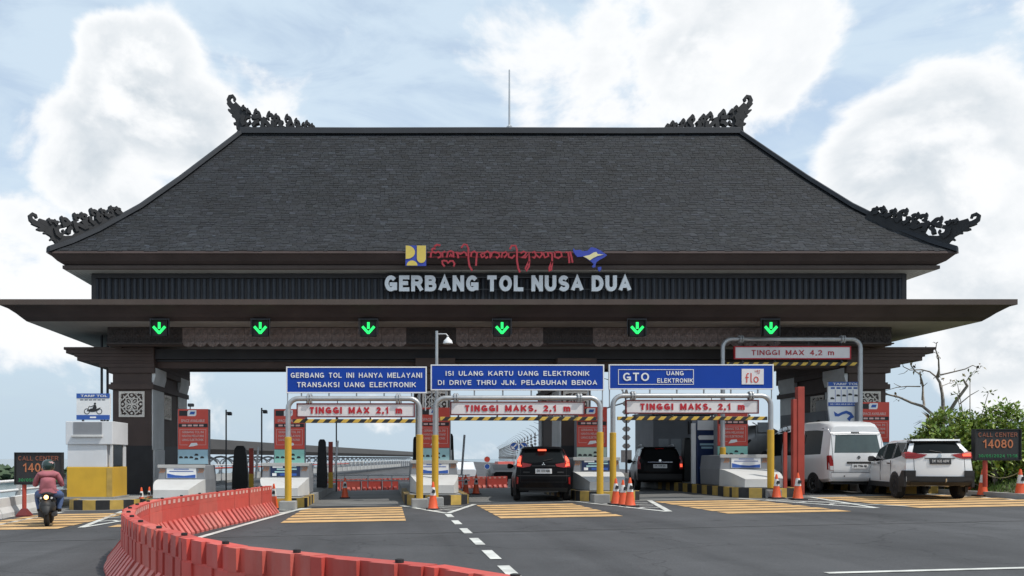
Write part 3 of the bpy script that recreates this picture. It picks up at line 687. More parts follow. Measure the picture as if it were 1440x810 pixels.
# piers
def ornament_mesh():
    mb = MB(); h = .47
    for q in ((-h, h, -h, -h+.07), (-h, h, h-.07, h), (-h, -h+.07, -h+.07, h-.07), (h-.07, h, -h+.07, h-.07)): mb.box(q[0], q[1], -.05, 0, q[2], q[3])
    for k in range(4):
        a = R(45+90*k); c, s_ = math.cos(a), math.sin(a)
        def rot(p): return (p[0]*c-p[1]*s_, p[0]*s_+p[1]*c)
        mb.ribbon([rot(p) for p in [(.02, .0), (.10, .085), (.22, .09), (.285, 0), (.22, -.09), (.10, -.085), (.02, 0)]], .045, -.045, 0)
        mb.ribbon([rot(p) for p in [(.09, 0), (.20, 0)]], [.03, .05], -.044, 0)
        mb.ribbon([rot(p) for p in [(.35, -.13), (.36, 0), (.35, .13)]], .04, -.043, 0)
        mb.ribbon([rot(p) for p in [(.30, 0), (.44, 0)]], .03, -.042, 0)
        mb.ribbon([rot(p) for p in [(.47, -.09), (.55, 0), (.47, .09)]], .03, -.041, 0)
        a = R(90*k); c, s_ = math.cos(a), math.sin(a)
        mb.ribbon([rot(p) for p in [(.27, -.11), (.20, 0), (.27, .11), (.36, .14), (.44, .07)]], .04, -.047, 0)
        mb.ribbon([rot(p) for p in [(.36, -.14), (.44, -.07)]], .03, -.046, 0); mb.ribbon([rot(p) for p in [(.44, -.26), (.38, -.2), (.36, -.14)]], .028, -.0465, 0)
        mb.lathe([(.045, 0), (.045, -.05)], 8, (*rot((.33, 0))[:1], 0, rot((.33, 0))[1]), 'y')
    return mb.mesh('ornament', ORNW)
orn = ornament_mesh()
def pier(x0, x1, inner, d1=1.7, capital=True):
    """x0..x1 front face in building coordinates; inner = +1/-1 side that faces the lanes"""
    y0 = -3.5; mb = MB()
    mb.box(x0, x1, y0, d1, 1.9, 4.60); mb.build('pier_shaft', BROWN_D, bld)
    mb = MB(); mb.box(x0-.02, x1+.02, y0-.02, d1+.02, -.3, 1.9); mb.build('pier_plinth', BLACKISH, bld)
    mb = MB(); mb.box(x0-.12, x1+.10, y0-.12, d1+.1, 3.97, 4.15); mb.box(x0-.06, x1+.05, y0-.06, d1+.05, 4.15, 4.22); mb.build('pier_band', BROWN_D, bld)
    obj('ornament', orn, bld, ((x0+x1)/2, y0-.002, 3.42))
    for xs_, rz in ((x1+.002, R(90)), (x0-.002, R(-90))): obj('ornament', orn, bld, (xs_, -1.35, 3.42), (0, 0, rz))
    ins = (x1, x1+.055) if inner > 0 else (x0-.055, x0)
    sides = [ins] if capital else [(x1, x1+.055), (x0-.055, x0)]
    for ins in sides:
        for ya, yb in ((y0+.04, y0+1.55), (.25, d1-.05)):
            mb = MB(); o = .09 if ins[0] >= x1 else -.09
            lo, hi = min(ins), max(ins)
            ox = hi if o > 0 else lo
            mb.box(lo, hi, ya, yb, 1.75, 4.1); mb.prism([(ox, 4.1), (ox+o, 4.45), (ox+o, 4.77), (lo if o > 0 else hi, 4.77), (lo if o > 0 else hi, 4.1)], ya, yb)
            mb.box(min(lo, ox+o*.6), max(hi, ox+o*.6), ya+.1, yb-.1, .1, 1.75)
            mb.build('concrete_strip', PLASTER, bld, bevel=.02)
    if capital:
        for (ext, za, zb) in ((.14, 4.56, 4.77), (.48, 4.77, 4.92), (.80, 4.92, 5.0), (1.26, 5.0, 5.15), (1.36, 5.15, 5.27), (1.66, 5.27, 5.40), (1.74, 5.40, 5.50)):
            e2 = min(ext, .14)
            mb = MB(); mb.box(x0-(ext if inner > 0 else e2), x1+(e2 if inner > 0 else ext), y0-e2*.6-ext*.05, d1+e2, za, zb-.001); mb.build('capital_step', BROWN_D, bld, bevel=.015)
    else:
        for (ext, za, zb) in ((.10, 4.56, 4.77), (.2, 4.77, 5.1)):
            mb = MB(); mb.box(x0-ext, x1+ext, y0-ext, d1+.1, za, zb-.001); mb.build('capital_step', BROWN_D, bld, bevel=.015)
pier(-14.05, -12.64, 1); pier(12.95, 14.3, -1); pier(-2.75, -1.7, 1, .9, False); pier(2.42, 3.45, 1, .9, False)
# name of the gate in raised letters, each letter on the rail
letters('GERBANG TOL NUSA DUA', 8.68, .56, SILVER, bld, (.27, -4.62, 7.60), depth=.09, bold=.25, gap=.13)
mb = MB()
for zz in (7.42, 7.84): mb.box(-4.1, 4.65, -4.56, -4.53, zz-.012, zz+.012)
for k in range(9): mb.box(-4.0+k*1.07, -3.97+k*1.07, -4.53, -4.3, 7.40, 7.86)
mb.build('letter_rail', STEEL_D, bld)
# emblem, script and island mark standing on the upper eave
D_E = 28.02; YE = D_E-BY
def mk(u, v, crop): 
    cu, cv, sc_ = crop; U = cu+u/sc_; V_ = cv+v/sc_
    return (sx(U, D_E)-BX, sz(V_, D_E))
KA, KB = (560, 335, 10.286), (690, 335, 8.0)
emb = MB(); emb.prism([mk(*p, KA) for p in [(105, 105), (405, 105), (405, 400), (105, 400)]], YE, YE+.05)
em = emb.build('emblem_board', LOGOB, bld)
def arcp(cx, cy, rx, ry, a0, a1, n=14): return [(cx+rx*math.cos(R(a0+(a1-a0)*k/n)), cy+ry*math.sin(R(a0+(a1-a0)*k/n))) for k in range(n+1)]
for pl in ([(108, 108)]+arcp(130, 203, 112, 95, -90, 90)+[(108, 298)], [(270, 108), (400, 108), (400, 290)]+arcp(335, 290, 65, 68, 0, 180), arcp(200, 396, 78, 72, 180, 360)):
    p = MB(); p.prism([mk(*q, KA) for q in pl], YE-.02, YE); p.build('emblem_shape', LOGOY, em, smooth=30)
GA = [[[(470,280),(475,215),(500,195),(540,215),(580,195),(620,230),(610,270),(570,285)],[(480,180),(500,150),(540,150)],[(520,120),(560,95),(610,105)]],
      [[(640,280),(640,210),(680,190)],[(700,280),(720,200),(760,185),(795,200),(800,280)],[(740,270),(760,230),(780,270)]],
      [[(670,410),(640,370),(635,330),(660,325),(700,330),(720,360),(750,330),(790,330),(815,370),(800,410)]],
      [[(840,200),(860,240),(870,290)],[(850,210),(900,230),(950,200),(980,220),(990,260)]],
      [[(910,140),(950,90),(990,95),(1015,150),(1015,300),(1030,400),(1070,470)]],
      [[(1050,270),(1060,210),(1100,190),(1140,220),(1130,300),(1125,400)]],
      [[(1190,230),(1210,280),(1250,260),(1240,220),(1200,230)],[(1240,220),(1290,190),(1330,220),(1330,290)],[(1260,290),(1300,270)]]]
GB = [[[(5,210),(10,170),(40,155),(90,170),(100,200),(70,225),(60,205)]],[[(120,220),(130,170),(170,155),(185,180),(150,220),(150,200)]],
      [[(200,170),(200,210),(240,225),(270,190)],[(215,125),(235,85),(280,85),(295,130),(295,250),(310,340),(330,385)]],
      [[(335,170),(370,150),(400,165),(380,200),(345,215),(390,220),(430,170),(435,250),(430,320),(400,370),(390,340),(430,260)]],
      [[(465,165),(490,150),(510,190),(490,225),(470,210)],[(510,190),(550,220),(580,180),(560,155)]],
      [[(590,170),(610,220),(650,200),(640,160)],[(660,160),(690,180),(690,280),(680,360),(660,370),(660,330),(690,260)]],
      [[(720,160),(720,210),(760,225),(800,200),(790,160),(760,155),(720,160)]],[[(840,160),(870,160),(880,220),(885,280)],[(890,150),(905,200),(920,275)]]]
for GL, K_ in ((GA, KA), (GB, KB)):
    for g in GL:
        mb = MB()
        for q, stn in enumerate(g): mb.ribbon([mk(*p, K_) for p in stn], .062, YE-.02-.003*q, YE+.03)
        mb.build('script_letter', SCRIPTR, bld)
mb = MB(); mb.box(mk(430, 0, KA)[0], mk(930, 0, KB)[0], YE+.05, YE+.08, 8.34, 8.36); mb.box(mk(430, 0, KA)[0], mk(930, 0, KB)[0], YE+.05, YE+.08, 8.50, 8.52); mb.build('script_rail', SCRIPTR, bld)
mb = MB(); mb.prism([mk(*p, KB) for p in [(930,110),(950,135),(1010,130),(1030,145),(1090,140),(1130,100),(1180,110),(1240,140),(1310,190),(1280,215),(1230,240),(1190,270),(1180,300),(1180,325),(1150,330),(1140,315),(1160,290),(1135,265),(1110,250),(1070,220),(1040,205),(975,210),(945,175),(930,145)]], YE, YE+.05)
isl = mb.build('island_mark', LOGOB, bld)
mb = MB(); mb.prism([mk(*p, KB) for p in [(1040,205),(1110,190),(1160,160),(1190,155),(1200,178),(1270,185),(1200,200),(1150,225),(1115,250),(1080,225)]], YE-.015, YE); mb.build('island_stripe', mat('pale_yellow', (.72, .64, .34), .5, .05), isl)
mb = MB(); mb.prism([mk(*p, KB) for p in [(1205,325),(1245,320),(1245,350),(1225,375),(1210,360)]], YE, YE+.04); mb.build('islet_mark', LOGOB, isl)

# ================================================================== lane signals
ORD = ['first', 'second', 'third', 'fourth', 'fifth', 'sixth', 'seventh', 'eighth', 'ninth', 'tenth', 'eleventh', 'twelfth', 'thirteenth', 'fourteenth', 'fifteenth', 'sixteenth', 'seventeenth', 'eighteenth', 'nineteenth', 'twentieth', 'twenty-first', 'twenty-second', 'twenty-third', 'twenty-fourth', 'twenty-fifth', 'twenty-sixth', 'twenty-seventh', 'twenty-eighth', 'twenty-ninth', 'thirtieth', 'thirty-first', 'thirty-second', 'thirty-third', 'thirty-fourth', 'thirty-fifth', 'thirty-sixth', 'thirty-seventh', 'thirty-eighth', 'thirty-ninth', 'fortieth']
def lane_signal():
    t = thing('lane_signal', '', 'lane signal')
    mb = MB(); mb.box(-.275, .275, 0, .14, -.27, .27); mb.build('housing', HOUSING, t, bevel=.01)
    mb = MB(); mb.box(-.275, .275, -.10, -.001, .255, .275); mb.box(-.275, -.255, -.08, -.001, -.27, .254); mb.box(.255, .275, -.08, -.001, -.27, .254); mb.build('visor', HOUSING, t)
    mb = MB(); mb.box(-.042, .042, -.022, -.002, -.02, .20); mb.build('arrow_stem', LEDG, t)
    mb = MB(); mb.ribbon([(-.20, .055), (-.003, -.165), (.003, -.165), (.20, .055)], .085, -.025, -.004); mb.build('arrow_head', LEDG, t)
    mb = MB(); mb.box(.30, .33, .02, .06, -.2, .32); mb.box(-.33, -.30, .02, .06, -.2, .32); mb.box(-.34, .34, .03, .07, .30, .33); mb.build('bracket', STEEL_D, t)
    return t
ls0 = lane_signal()
for k, (u, lab) in enumerate([(224, 'green arrow lane signal above the left pier'), (366, 'green arrow lane signal, second from the left end of the canopy'), (518, 'green arrow lane signal above the left blue sign'),
                              (706, 'green arrow lane signal just right of the tall street lamp'), (896, 'green arrow lane signal above the GTO sign'), (1084, 'green arrow lane signal above the 4,2 m height board')]):
    o = ls0 if k == 0 else copy_tree(ls0)
    o.location = (sx(u, 27.6), 27.6, 5.83); tag(o, lab, 'lane signal', 'green arrow lane signals under the canopy')

# ================================================================== height gantries
def arc_corner(cx, cz, r, a0, a1, y, n=6): return [(cx+r*math.cos(R(a0+(a1-a0)*k/n)), y, cz+r*math.sin(R(a0+(a1-a0)*k/n))) for k in range(n+1)]
def gantry(label, x0, x1, y, top, board, bar_z, text, blue=None, sleeve=2.1, brd_text_w=.8, tall=False):
    t = thing('height_gantry', label, 'gantry', ((x0+x1)/2, y, 0)); cx = (x0+x1)/2; h = (x1-x0)/2; g0, g1 = gz(x0), gz(x1); r = .075; c = .30
    pts = [(-h, 0, g0)] + [(-h, 0, top-c)] + arc_corner(-h+c, top-c, c, 180, 90, 0) + arc_corner(h-c, top-c, c, 90, 0, 0) + [(h, 0, g1)]
    mb = MB(); mb.tube(pts, r, 12); mb.build('pipe_frame', STEEL, t, smooth=40)
    for s_ in (-1, 1):
        mb = MB(); mb.lathe([(.085, -.06), (.14, -.06), (.14, -.015), (.085, -.015)], 12, (s_*(h-.62), 0, top), 'x'); mb.lathe([(.085, .015), (.14, .015), (.14, .06), (.085, .06)], 12, (s_*(h-.62), 0, top), 'x')
        for q in range(6): mb.box(s_*(h-.62)-.08, s_*(h-.62)+.08, .115*math.cos(q*1.047)-.012, .115*math.cos(q*1.047)+.012, top+.115*math.sin(q*1.047)-.012, top+.115*math.sin(q*1.047)+.012)
        mb.build('pipe_flange', STEEL, t)
        gg = g0 if s_ < 0 else g1
        mb = MB(); mb.lathe([(.10, gg+.2), (.10, gg+sleeve), (.085, gg+sleeve+.01)], 14, (s_*h, 0, 0)); mb.build('post_sleeve', YELLOW, t, smooth=40)
        mb = MB(); mb.box(s_*h-.24, s_*h+.24, -.24, .24, gg-.05, gg+.26); mb.build('footing', CONC, t, bevel=.025)
    bx0, bx1, bz0, bz1 = board; bx0 -= cx; bx1 -= cx
    mb = MB(); mb.box(bx0, bx1, -.03, .03, bz0, bz1); bo = mb.build('height_board', GREYW, t)
    e = .035; mb = MB(); mb.box(bx0-e, bx1+e, -.05, .05, bz1, bz1+e); mb.box(bx0-e, bx1+e, -.05, .05, bz0-e, bz0); mb.box(bx0-e, bx0, -.05, .05, bz0, bz1); mb.box(bx1, bx1+e, -.05, .05, bz0, bz1); mb.build('board_frame', MAROON if not tall else RED, bo)
    letters(text, (bx1-bx0)*brd_text_w, (bz1-bz0)*(.56 if not tall else .46), RED, bo, ((bx0+bx1)/2, -.036, (bz0+bz1)/2), bold=.25 if not tall else .15, gap=.2, space=.75)
    mb = MB(); mb.box(-h+.14, h-.12, -.05, .05, -.055, .055); mb.build('clearance_bar', HAZARD, t, (0, 0, bar_z), bevel=.01)
    for q in (-.72, -.25, .25, .72):
        mb = MB(); mb.tube([(q*h, 0, bar_z), (q*h, 0, top-.05)], .012, 6); mb.build('hanger', STEEL_D, t)
        mb = MB(); mb.lathe([(.03, -.03), (.03, .03)], 6, (q*h, -.052, bar_z+.075), 'y'); mb.build('hanger_bolt', STEEL_D, t)
    if blue:
        u0, u1, z0, z1, texts = blue; u0 -= cx; u1 -= cx
        mb = MB(); mb.box(u0, u1, -.03, .03, z0, z1); sb = mb.build('sign_board', BLUE, t)
        e = .035; mb = MB(); mb.box(u0-e, u1+e, -.04, .04, z1, z1+e); mb.box(u0-e, u1+e, -.04, .04, z0-e, z0); mb.box(u0-e, u0, -.04, .04, z0, z1); mb.box(u1, u1+e, -.04, .04, z0, z1); mb.build('sign_frame', SIGNW, sb)
        for (bd, fx, fz, fw, fh, bold, spw, spc) in texts:
            letters(bd.replace('  ', ' '), (u1-u0)*fw, (z1-z0)*fh, SIGNW, sb, (u0+(u1-u0)*fx, -.036, z1-(z1-z0)*fz), bold=.17, gap=.18, space=.75)
        n = int((u1-u0)/.75)
        for q in range(n):
            xx = u0+(q+.5)*(u1-u0)/n
            mb = MB(); mb.box(xx-.02, xx+.02, .03, .06, top+.05, z1-.1); mb.build('sign_bracket', STEEL, t)
        for s_ in (u0, u1):
            mb = MB(); mb.tube([(s_, .03, z0), (s_, .03, top-.35)], .018, 6); mb.build('sign_stay', STEEL, t)
        t['sb'] = 1; del t['sb']
        return t, sb, (u0, u1, z0, z1)
    return t, None, None
gantry('height gantry under the sign GERBANG TOL INI HANYA MELAYANI, left of three', -2.88, .93, 23.7, 3.17, (-2.60, .76, 2.66, 3.00), 2.52, 'TINGGI MAX 2,1 m',
       (-2.90, 1.10, 3.36, 4.06, [('GERBANG  TOL  INI  HANYA  MELAYANI', .5, .31, .95, .21, .012, 1.1, 1.08), ('TRANSAKSI  UANG  ELEKTRONIK', .5, .70, .86, .21, .012, 1.3, 1.08)]))
gantry('height gantry under the sign ISI ULANG KARTU UANG ELEKTRONIK, middle of three', 1.42, 6.34, 24.4, 3.24, (1.90, 5.84, 2.76, 3.10), 2.62, 'TINGGI MAKS. 2,1 m',
       (1.32, 6.42, 3.50, 4.20, [('ISI  ULANG  KARTU  UANG  ELEKTRONIK', .5, .33, .84, .20, .012, 1.5, 1.1), ('DI  DRIVE  THRU  JLN.  PELABUHAN  BENOA', .5, .72, .93, .20, .012, 1.5, 1.1)]))
gt, sb, (u0, u1, z0, z1) = gantry('height gantry carrying the blue GTO sign, right of the three low ones', 7.0, 11.9, 25.4, 3.38, (7.42, 11.48, 2.86, 3.22), 2.68, 'TINGGI MAKS. 2,1 m',
       (6.90, 11.94, 3.61, 4.32, [('GTO', .16, .5, .16, .36, .014, 1, 1), ('UANG', .40, .34, .105, .19, .016, 1, 1.05), ('ELEKTRONIK', .40, .66, .22, .19, .016, 1, 1.08)]))
W_, H_ = u1-u0, z1-z0
mb = MB(); e = .018; a0, a1, b0, b1 = u0+.05*W_, u0+.515*W_, z0+.16*H_, z1-.17*H_
mb.box(a0, a1, -.042, -.032, b1-e, b1); mb.box(a0, a1, -.042, -.032, b0, b0+e); mb.box(a0, a0+e, -.042, -.032, b0+e, b1-e); mb.box(a1-e, a1, -.042, -.032, b0+e, b1-e); mb.build('sign_border', SIGNW, sb)
lx0, lx1, lz0, lz1 = u0+.81*W_, u0+.945*W_, z0+.17*H_, z1-.15*H_
mb = MB(); mb.box(lx0, lx1, -.045, -.031, lz0, lz1); lb = mb.build('logo_plate', GREYW, sb)
letters('flo', (lx1-lx0)*.62, (lz1-lz0)*.62, REDT, lb, ((lx0+lx1)/2-.03, -.048, lz0+(lz1-lz0)*.42), bold=.10, gap=.03, depth=.006)
for q, s_ in enumerate(('LET', 'IT')): letters(s_, (lx1-lx0)*(.24, .14)[q], (lz1-lz0)*.10, REDT, lb, (lx0+(lx1-lx0)*(.72, .76)[q], -.048, lz1-(lz1-lz0)*(.14, .29)[q]), bold=.16, gap=.2, depth=.006)
gantry('tall height gantry with the 4,2 m board over the white van lane', 11.6, 16.36, 28.3, 5.56, (12.02, 15.98, 4.90, 5.28), 4.70, 'TINGGI MAX 4,2 m', sleeve=1.6, brd_text_w=.72, tall=True)

# street lamp behind the first gantries
t = thing('street_lamp', 'slim grey pole with a white dome lamp rising behind the blue signs', 'street lamp', (1.60, 26.6, gz(1.6)+.3))
mb = MB(); mb.tube([(0, 0, -.3), (0, 0, 5.25)], [.065, .05], 10); mb.build('pole', STEEL, t, smooth=40)
mb = MB(); mb.tube([(0, 0, 5.15), (.30, 0, 5.15), (.36, 0, 5.08)], .025, 8); mb.build('arm', STEEL, t)
mb = MB(); mb.lathe([(.03, .22), (.05, .18), (.13, .10), (.16, .02), (.16, 0), (.0, .01)], 14, (.36, 0, 4.84)); mb.build('lamp_shade', SIGNW, t, smooth=50)

# ================================================================== toll islands
KH = .30
def island(label, cx, nose, hw, back, striped_to, first=0):
    t = thing('toll_island', label, 'kerb island', (cx, nose, gz(cx)), 0, 'striped kerb islands between the lanes')
    # outline: left side going forward, rounded nose, right side going back
    pts = [(-hw, back-nose)]
    d = back-nose
    while d > hw*.8: d -= .46; pts.append((-hw, max(d, hw*.8)))
    for k in range(1, 9): a = R(180+180*k/8); pts.append((hw*math.cos(a), hw*.8+hw*.8*math.sin(a)))
    d = hw*.8
    while d < back-nose: d += .46; pts.append((hw, min(d, back-nose)))
    P = [Vector(p) for p in pts]; inner = []
    for i in range(len(P)):
        tt = (P[min(i+1, len(P)-1)]-P[max(i-1, 0)]).normalized(); inner.append(P[i]+Vector((-tt.y, tt.x))*.18)
    mb = MB(); mb.prism([tuple(p) for p in inner], -.1, KH-.02, 'z'); mb.build('island_top', CONC, t)
    runs = []
    for i in range(len(P)-1):
        quad = [tuple(P[i]), tuple(P[i+1]), tuple(inner[i+1]), tuple(inner[i])]
        if max(P[i].y, P[i+1].y) < striped_to-nose:
            mb = MB(); mb.prism(quad, -.1, KH, 'z'); mb.build('kerb_block', YELLOW_K if (i+first) % 2 else BLACK_K, t)
        else: runs.append(quad)
    for s_ in (-1, 1):
        ys = [p[1] for q in runs for p in q if p[0]*s_ > 0]
        if ys: mb = MB(); mb.box(min(s_*hw, s_*(hw-.18)), max(s_*hw, s_*(hw-.18)), min(ys), max(ys), -.1, KH-.005); mb.build('plain_kerb', CONC, t)
    return t
island('striped kerb island carrying the yellow and white motorcycle booth', -9.0, 25.2, 1.1, 38, 29.5)
island('striped kerb island behind the red barrier curve, first left of the pale machine', -6.85, 25.0, .85, 38, 31)
island('striped kerb island at the left post of the left blue sign', -3.4, 24.3, .95, 40, 27.5)
island('striped kerb island with two yellow posts and a lone cone at its nose', 1.52, 24.5, 1.0, 40, 30.5)
island('striped kerb island behind the group of three cones', 6.9, 24.9, 1.0, 40, 31)
island('long striped kerb island at the right post of the GTO sign', 11.95, 25.2, 1.0, 40, 33.5)
island('striped kerb island half hidden behind the white van', 17.2, 26.0, .9, 40, 33)

# ---------------------------------------------------------------- crash bunkers with payment poster
def bunker(label, cx, d, poster, side=1, wide=1.58):
    t = thing('crash_bunker', label, 'crash barrier', (cx, d, gz(cx)+KH), 0, 'concrete bunkers at the island noses'); h = wide/2
    mb = MB(); mb.prism([(-h*.97, .0), (h*.97, 0), (h, .55), (h*.94, 1.03), (-h*.94, 1.03), (-h, .55)], 0, 1.75); mb.build('bunker_body', CONC_G, t, bevel=.03)
    mb = MB(); rings = []                             # white ramped nose in front of the body
    for k in range(9):
        q = k/8; y = -.002-1.35*q; z = .56-.30*q**1.7; hw2 = h*1.02*(1-.30*q**2)
        rings.append([(-hw2, y, 0), (hw2, y, 0), (hw2*.98, y, z), (-hw2*.98, y, z)])
    mb.loft(rings); mb.build('ramp_nose', WHITE_W, t, smooth=35)
    mb = MB(); mb.box(-h*1.0, h*1.0, -.05, -.001, .94, 1.05); mb.build('top_lip', CONC_L, t, bevel=.01)
    pw, ph = .98, .42
    mb = MB(); mb.box(-pw/2, pw/2, -.03, -.001, .60, .60+ph); p = mb.build('payment_poster', NAVY if poster == 1 else SIGNW, t)
    if poster == 1:
        for k, (xx, zz, wd, hh) in enumerate([(-.25, .93, .34, .09), (.22, .93, .3, .05), (.05, .84, .66, .045), (-.1, .75, .5, .05), (-.36, .66, .14, .09), (.1, .66, .55, .08)]):
            mb = MB(); mb.box(xx-wd/2, xx+wd/2, -.036, -.031, zz-hh/2, zz+hh/2); mb.build('poster_print', SIGNW if k in (0, 4) else BLUE_L if k == 5 else TEAL, p)
    else:
        mb = MB(); mb.prism([(-pw/2+.02, .61), (pw/2-.02, .61), (pw/2-.02, .72), (.1, .68), (-.2, .70), (-pw/2+.02, .76)], -.036, -.031); mb.build('poster_print', BLUE_L, p)
        for zz, wd in ((.95, .7), (.90, .5), (.83, .8)):
            mb = MB(); mb.box(-wd/2, wd/2, -.036, -.031, zz-.012, zz+.012); mb.build('poster_print', BLUE_L, p)
    for xx in (-.64, .64):
        mb = MB()
        for q in range(3): mb.ribbon([(xx-.09+.06*q, .78), (xx-.03+.06*q, .86), (xx-.09+.06*q+.02, .92)], .022, -.010, -.001)
        mb.build('reflector', mat('amber_reflector%d' % random.randint(0, 99999), (.45, .16, .03), .5), t)
    return t
bunker('grey and white concrete bunker with a white poster by the left pier', -6.85, 27.2, 0)
bunker('grey and white concrete bunker with a navy poster behind the left yellow post', -3.4, 27.2, 1)
bunker('grey and white concrete bunker behind the two yellow posts', 1.55, 27.3, 0)
bunker('grey concrete bunker right of the black MPV', 7.0, 27.4, 1)
bunker('grey concrete bunker on the long striped island', 12.0, 27.4, 0, wide=1.75)
bunker('concrete bunker hidden behind the white van', 17.2, 28.0, 0)

# ---------------------------------------------------------------- red totems
def totem(label, cx, d, z0, panel):
    t = thing('lane_totem', label, 'totem sign', (cx, d, z0), 0, 'red information totems at the machines')
    mb = MB(); mb.box(-.55, .55, 0, .28, -1.05, 1.96); mb.build('cabinet', CONC_G, t, bevel=.015)
    mb = MB(); mb.box(-.52, .53, -.03, -.001, .56, 1.96); p = mb.build('red_panel', REDT, t)
    mb = MB(); mb.prism([(-.48, 1.72), (-.20, 1.72), (-.16, 1.90), (-.48, 1.90)], -.038, -.031); mb.build('dark_patch', INK, p)
    mb = MB(); mb.prism([(-.19, 1.71), (.08, 1.71), (.12, 1.76), (.12, 1.92), (-.15, 1.92), (-.19, 1.87)], -.040, -.031); mb.build('logo_patch', SIGNW, p)
    mb = MB(); mb.prism([(-.12, 1.77), (.05, 1.77), (.08, 1.87), (-.08, 1.87)], -.043, -.0405); mb.build('logo_mark', BLUE_L, p)
    lettering('lettering', 'SPACE AVAILABLE', .82, .095, PINKW, p, (0, -.034, 1.55), bold=.02)
    mb = MB(); mb.box(-.50, .51, -.036, -.031, 1.32, 1.45); s_ = mb.build('phone_strip', INK, p)
    mb = MB(); [mb.box(-.38+q*.2, -.38+q*.2+.15, -.041, -.0365, 1.355, 1.415) for q in range(4)]; mb.build('strip_print', PINKW, p)
    for q, ln in enumerate(('GERBANG TOL INI', 'HANYA MELAYANI', 'UANG ELEKTRONIK')): lettering('lettering', ln, .76, .085, PINKW, p, (0, -.034, 1.155-.135*q), bold=.015)
    mb = MB(); e = .012
    for q in ((-.46, .46, 1.24, 1.24+e), (-.46, -.46+e, .70, 1.24), (.46-e, .46, .70, 1.24), (-.46, -.18, .70, .70+e), (.18, .46, .70, .70+e)): mb.box(q[0], q[1], -.034, -.031, q[2], q[3])
    mb.build('panel_border', PINKW, p)
    mb = MB(); mb.prism([(-.15, .64), (.02, .66), (.17, .70), (.14, .78), (-.06, .77)], -.036, -.031); mb.build('mascot_patch', SIGNW, p)
    mb = MB(); mb.box(-.52, .52, -.035, -.001, .04, .54); f = mb.build('class_panel', TEAL, t); f.data.materials.clear(); f.data.materials.append(panel)
    for k, xx in enumerate((-.42, -.24, -.06, .12, .32)):
        for zz in ((.27,) if k != 3 else (.22, .36)):
            mb = MB(); mb.prism([(xx-.07, zz-.03), (xx+.07, zz-.03), (xx+.07, zz+.01), (xx+.03, zz+.04), (xx-.04, zz+.04)], -.040, -.036); mb.build('vehicle_print', INK, f)
    mb = MB(); mb.box(-.56, .56, -.04, .30, -.08, .02); mb.build('base_ledge', STEEL_D, t)
    return t
TZ = 1.20
TEAL2 = mat('info_panel_blue', (.33, .50, .58), .45, .1, 2); TEAL3 = mat('info_panel_green', (.30, .62, .52), .45, .1, 2); TEAL4 = mat('info_panel_olive', (.52, .60, .48), .45, .1, 2)
totem('red totem sign right of the left pier, camera on its top', -6.8, 28.6, TZ, TEAL2)
totem('red totem sign behind the left post of the left blue sign', -3.43, 28.6, TZ, TEAL3)
totem('red totem sign between the left and middle gantries', 1.64, 28.6, TZ+.05, TEAL)
totem('red totem sign right of the black MPV', 7.16, 28.7, TZ+.08, TEAL4)
totem('red totem sign under the right end of the GTO gantry', 12.1, 28.7, TZ+.12, TEAL3)
totem('red totem sign rising behind the white van', 17.06, 28.7, TZ+.25, TEAL2)
# small cameras on poles
def cam_pole(label, x, d, h, r=.03):
    t = thing('camera_pole', label, 'camera pole', (x, d, gz(x)), 0, 'slim camera poles behind the machines')
    mb = MB(); mb.tube([(0, 0, 0), (0, 0, h)], r, 8); mb.build('pole', STEEL_D, t)
    mb = MB(); mb.box(-.02, .2, -.02, .02, h-.12, h-.08); mb.box(.06, .22, -.14, .1, h-.22, h-.1); mb.build('camera', STEEL_D, t, bevel=.01)
    mb = MB(); mb.lathe([(.05, -.02), (.05, -.12)], 8, (.14, -.12, h-.16), 'y'); mb.build('lens_hood', HOUSING, t)
cam_pole('dark camera pole beside the first red totem', sx(318, 32), 32, 3.45)
cam_pole('dark camera pole between the two left totems', sx(368, 32), 32, 3.5)
cam_pole('dark camera pole under the left height board', sx(473, 36), 36, 3.9)
t = thing('camera', 'small dark camera on top of the first red totem', 'camera', (-6.95, 28.7, TZ+1.962))
mb = MB(); mb.tube([(0, .1, 0), (0, .1, .1)], .02, 6); mb.build('bracket', STEEL_D, t); mb = MB(); mb.box(-.06, .14, -.05, .12, .09, .2); mb.build('camera_body', STEEL_D, t, bevel=.02)

# ---------------------------------------------------------------- boom barriers and posts
def boom(label, x, d, w_=.36, red=True, h=1.75):
    t = thing('boom_barrier', label, 'boom barrier', (x, d, gz(x)+KH), 0, 'raised boom barriers on the islands')
    mb = MB(); mb.loft([[(-w_/2*k, -.2*k, z), (w_/2*k, -.2*k, z), (w_/2*k, .2*k, z), (-w_/2*k, .2*k, z)] for z, k in ((0, 1), (.6, .98), (1.3, .82), (h-.12, .7), (h, .45))]); mb.build('cabinet', HOUSING, t, bevel=.03)
    if red:
        mb = MB(); mb.box(w_/2+.05, w_/2+.22, -.08, .08, -.02, h-.1); mb.build('post', REDPOST, t)
        mb = MB(); mb.box(w_/2+.045, w_/2+.225, -.085, .085, 0, .62); mb.build('post_band', YELLOW, t)
    mb = MB(); mb.tube([(w_/2+.30, 0, .4), (w_/2+.42, 0, h-.05)], .045, 8); mb.build('raised_arm', SIGNW, t)
boom('black boom barrier cabinet seen between the two left totems', sx(338, 33), 33, .62, h=1.75)
boom('black boom barrier cabinet right of the second totem', sx(453, 33), 33, .42, True, 1.95)
boom('black boom barrier cabinet right of the black SUV', sx(966, 33), 33, .40, True, 1.75)
boom('boom barrier post left of the third totem', sx(584, 33.5), 33.5, .24, False, 2.0)
boom('boom barrier cabinet right of the third totem', sx(633, 33.5), 33.5, .34, False, 2.1)
t = thing('steel_post', 'tall pair of red steel posts beside the white van', 'post', (sx(1122, 26.6), 26.6, gz(13.3)))
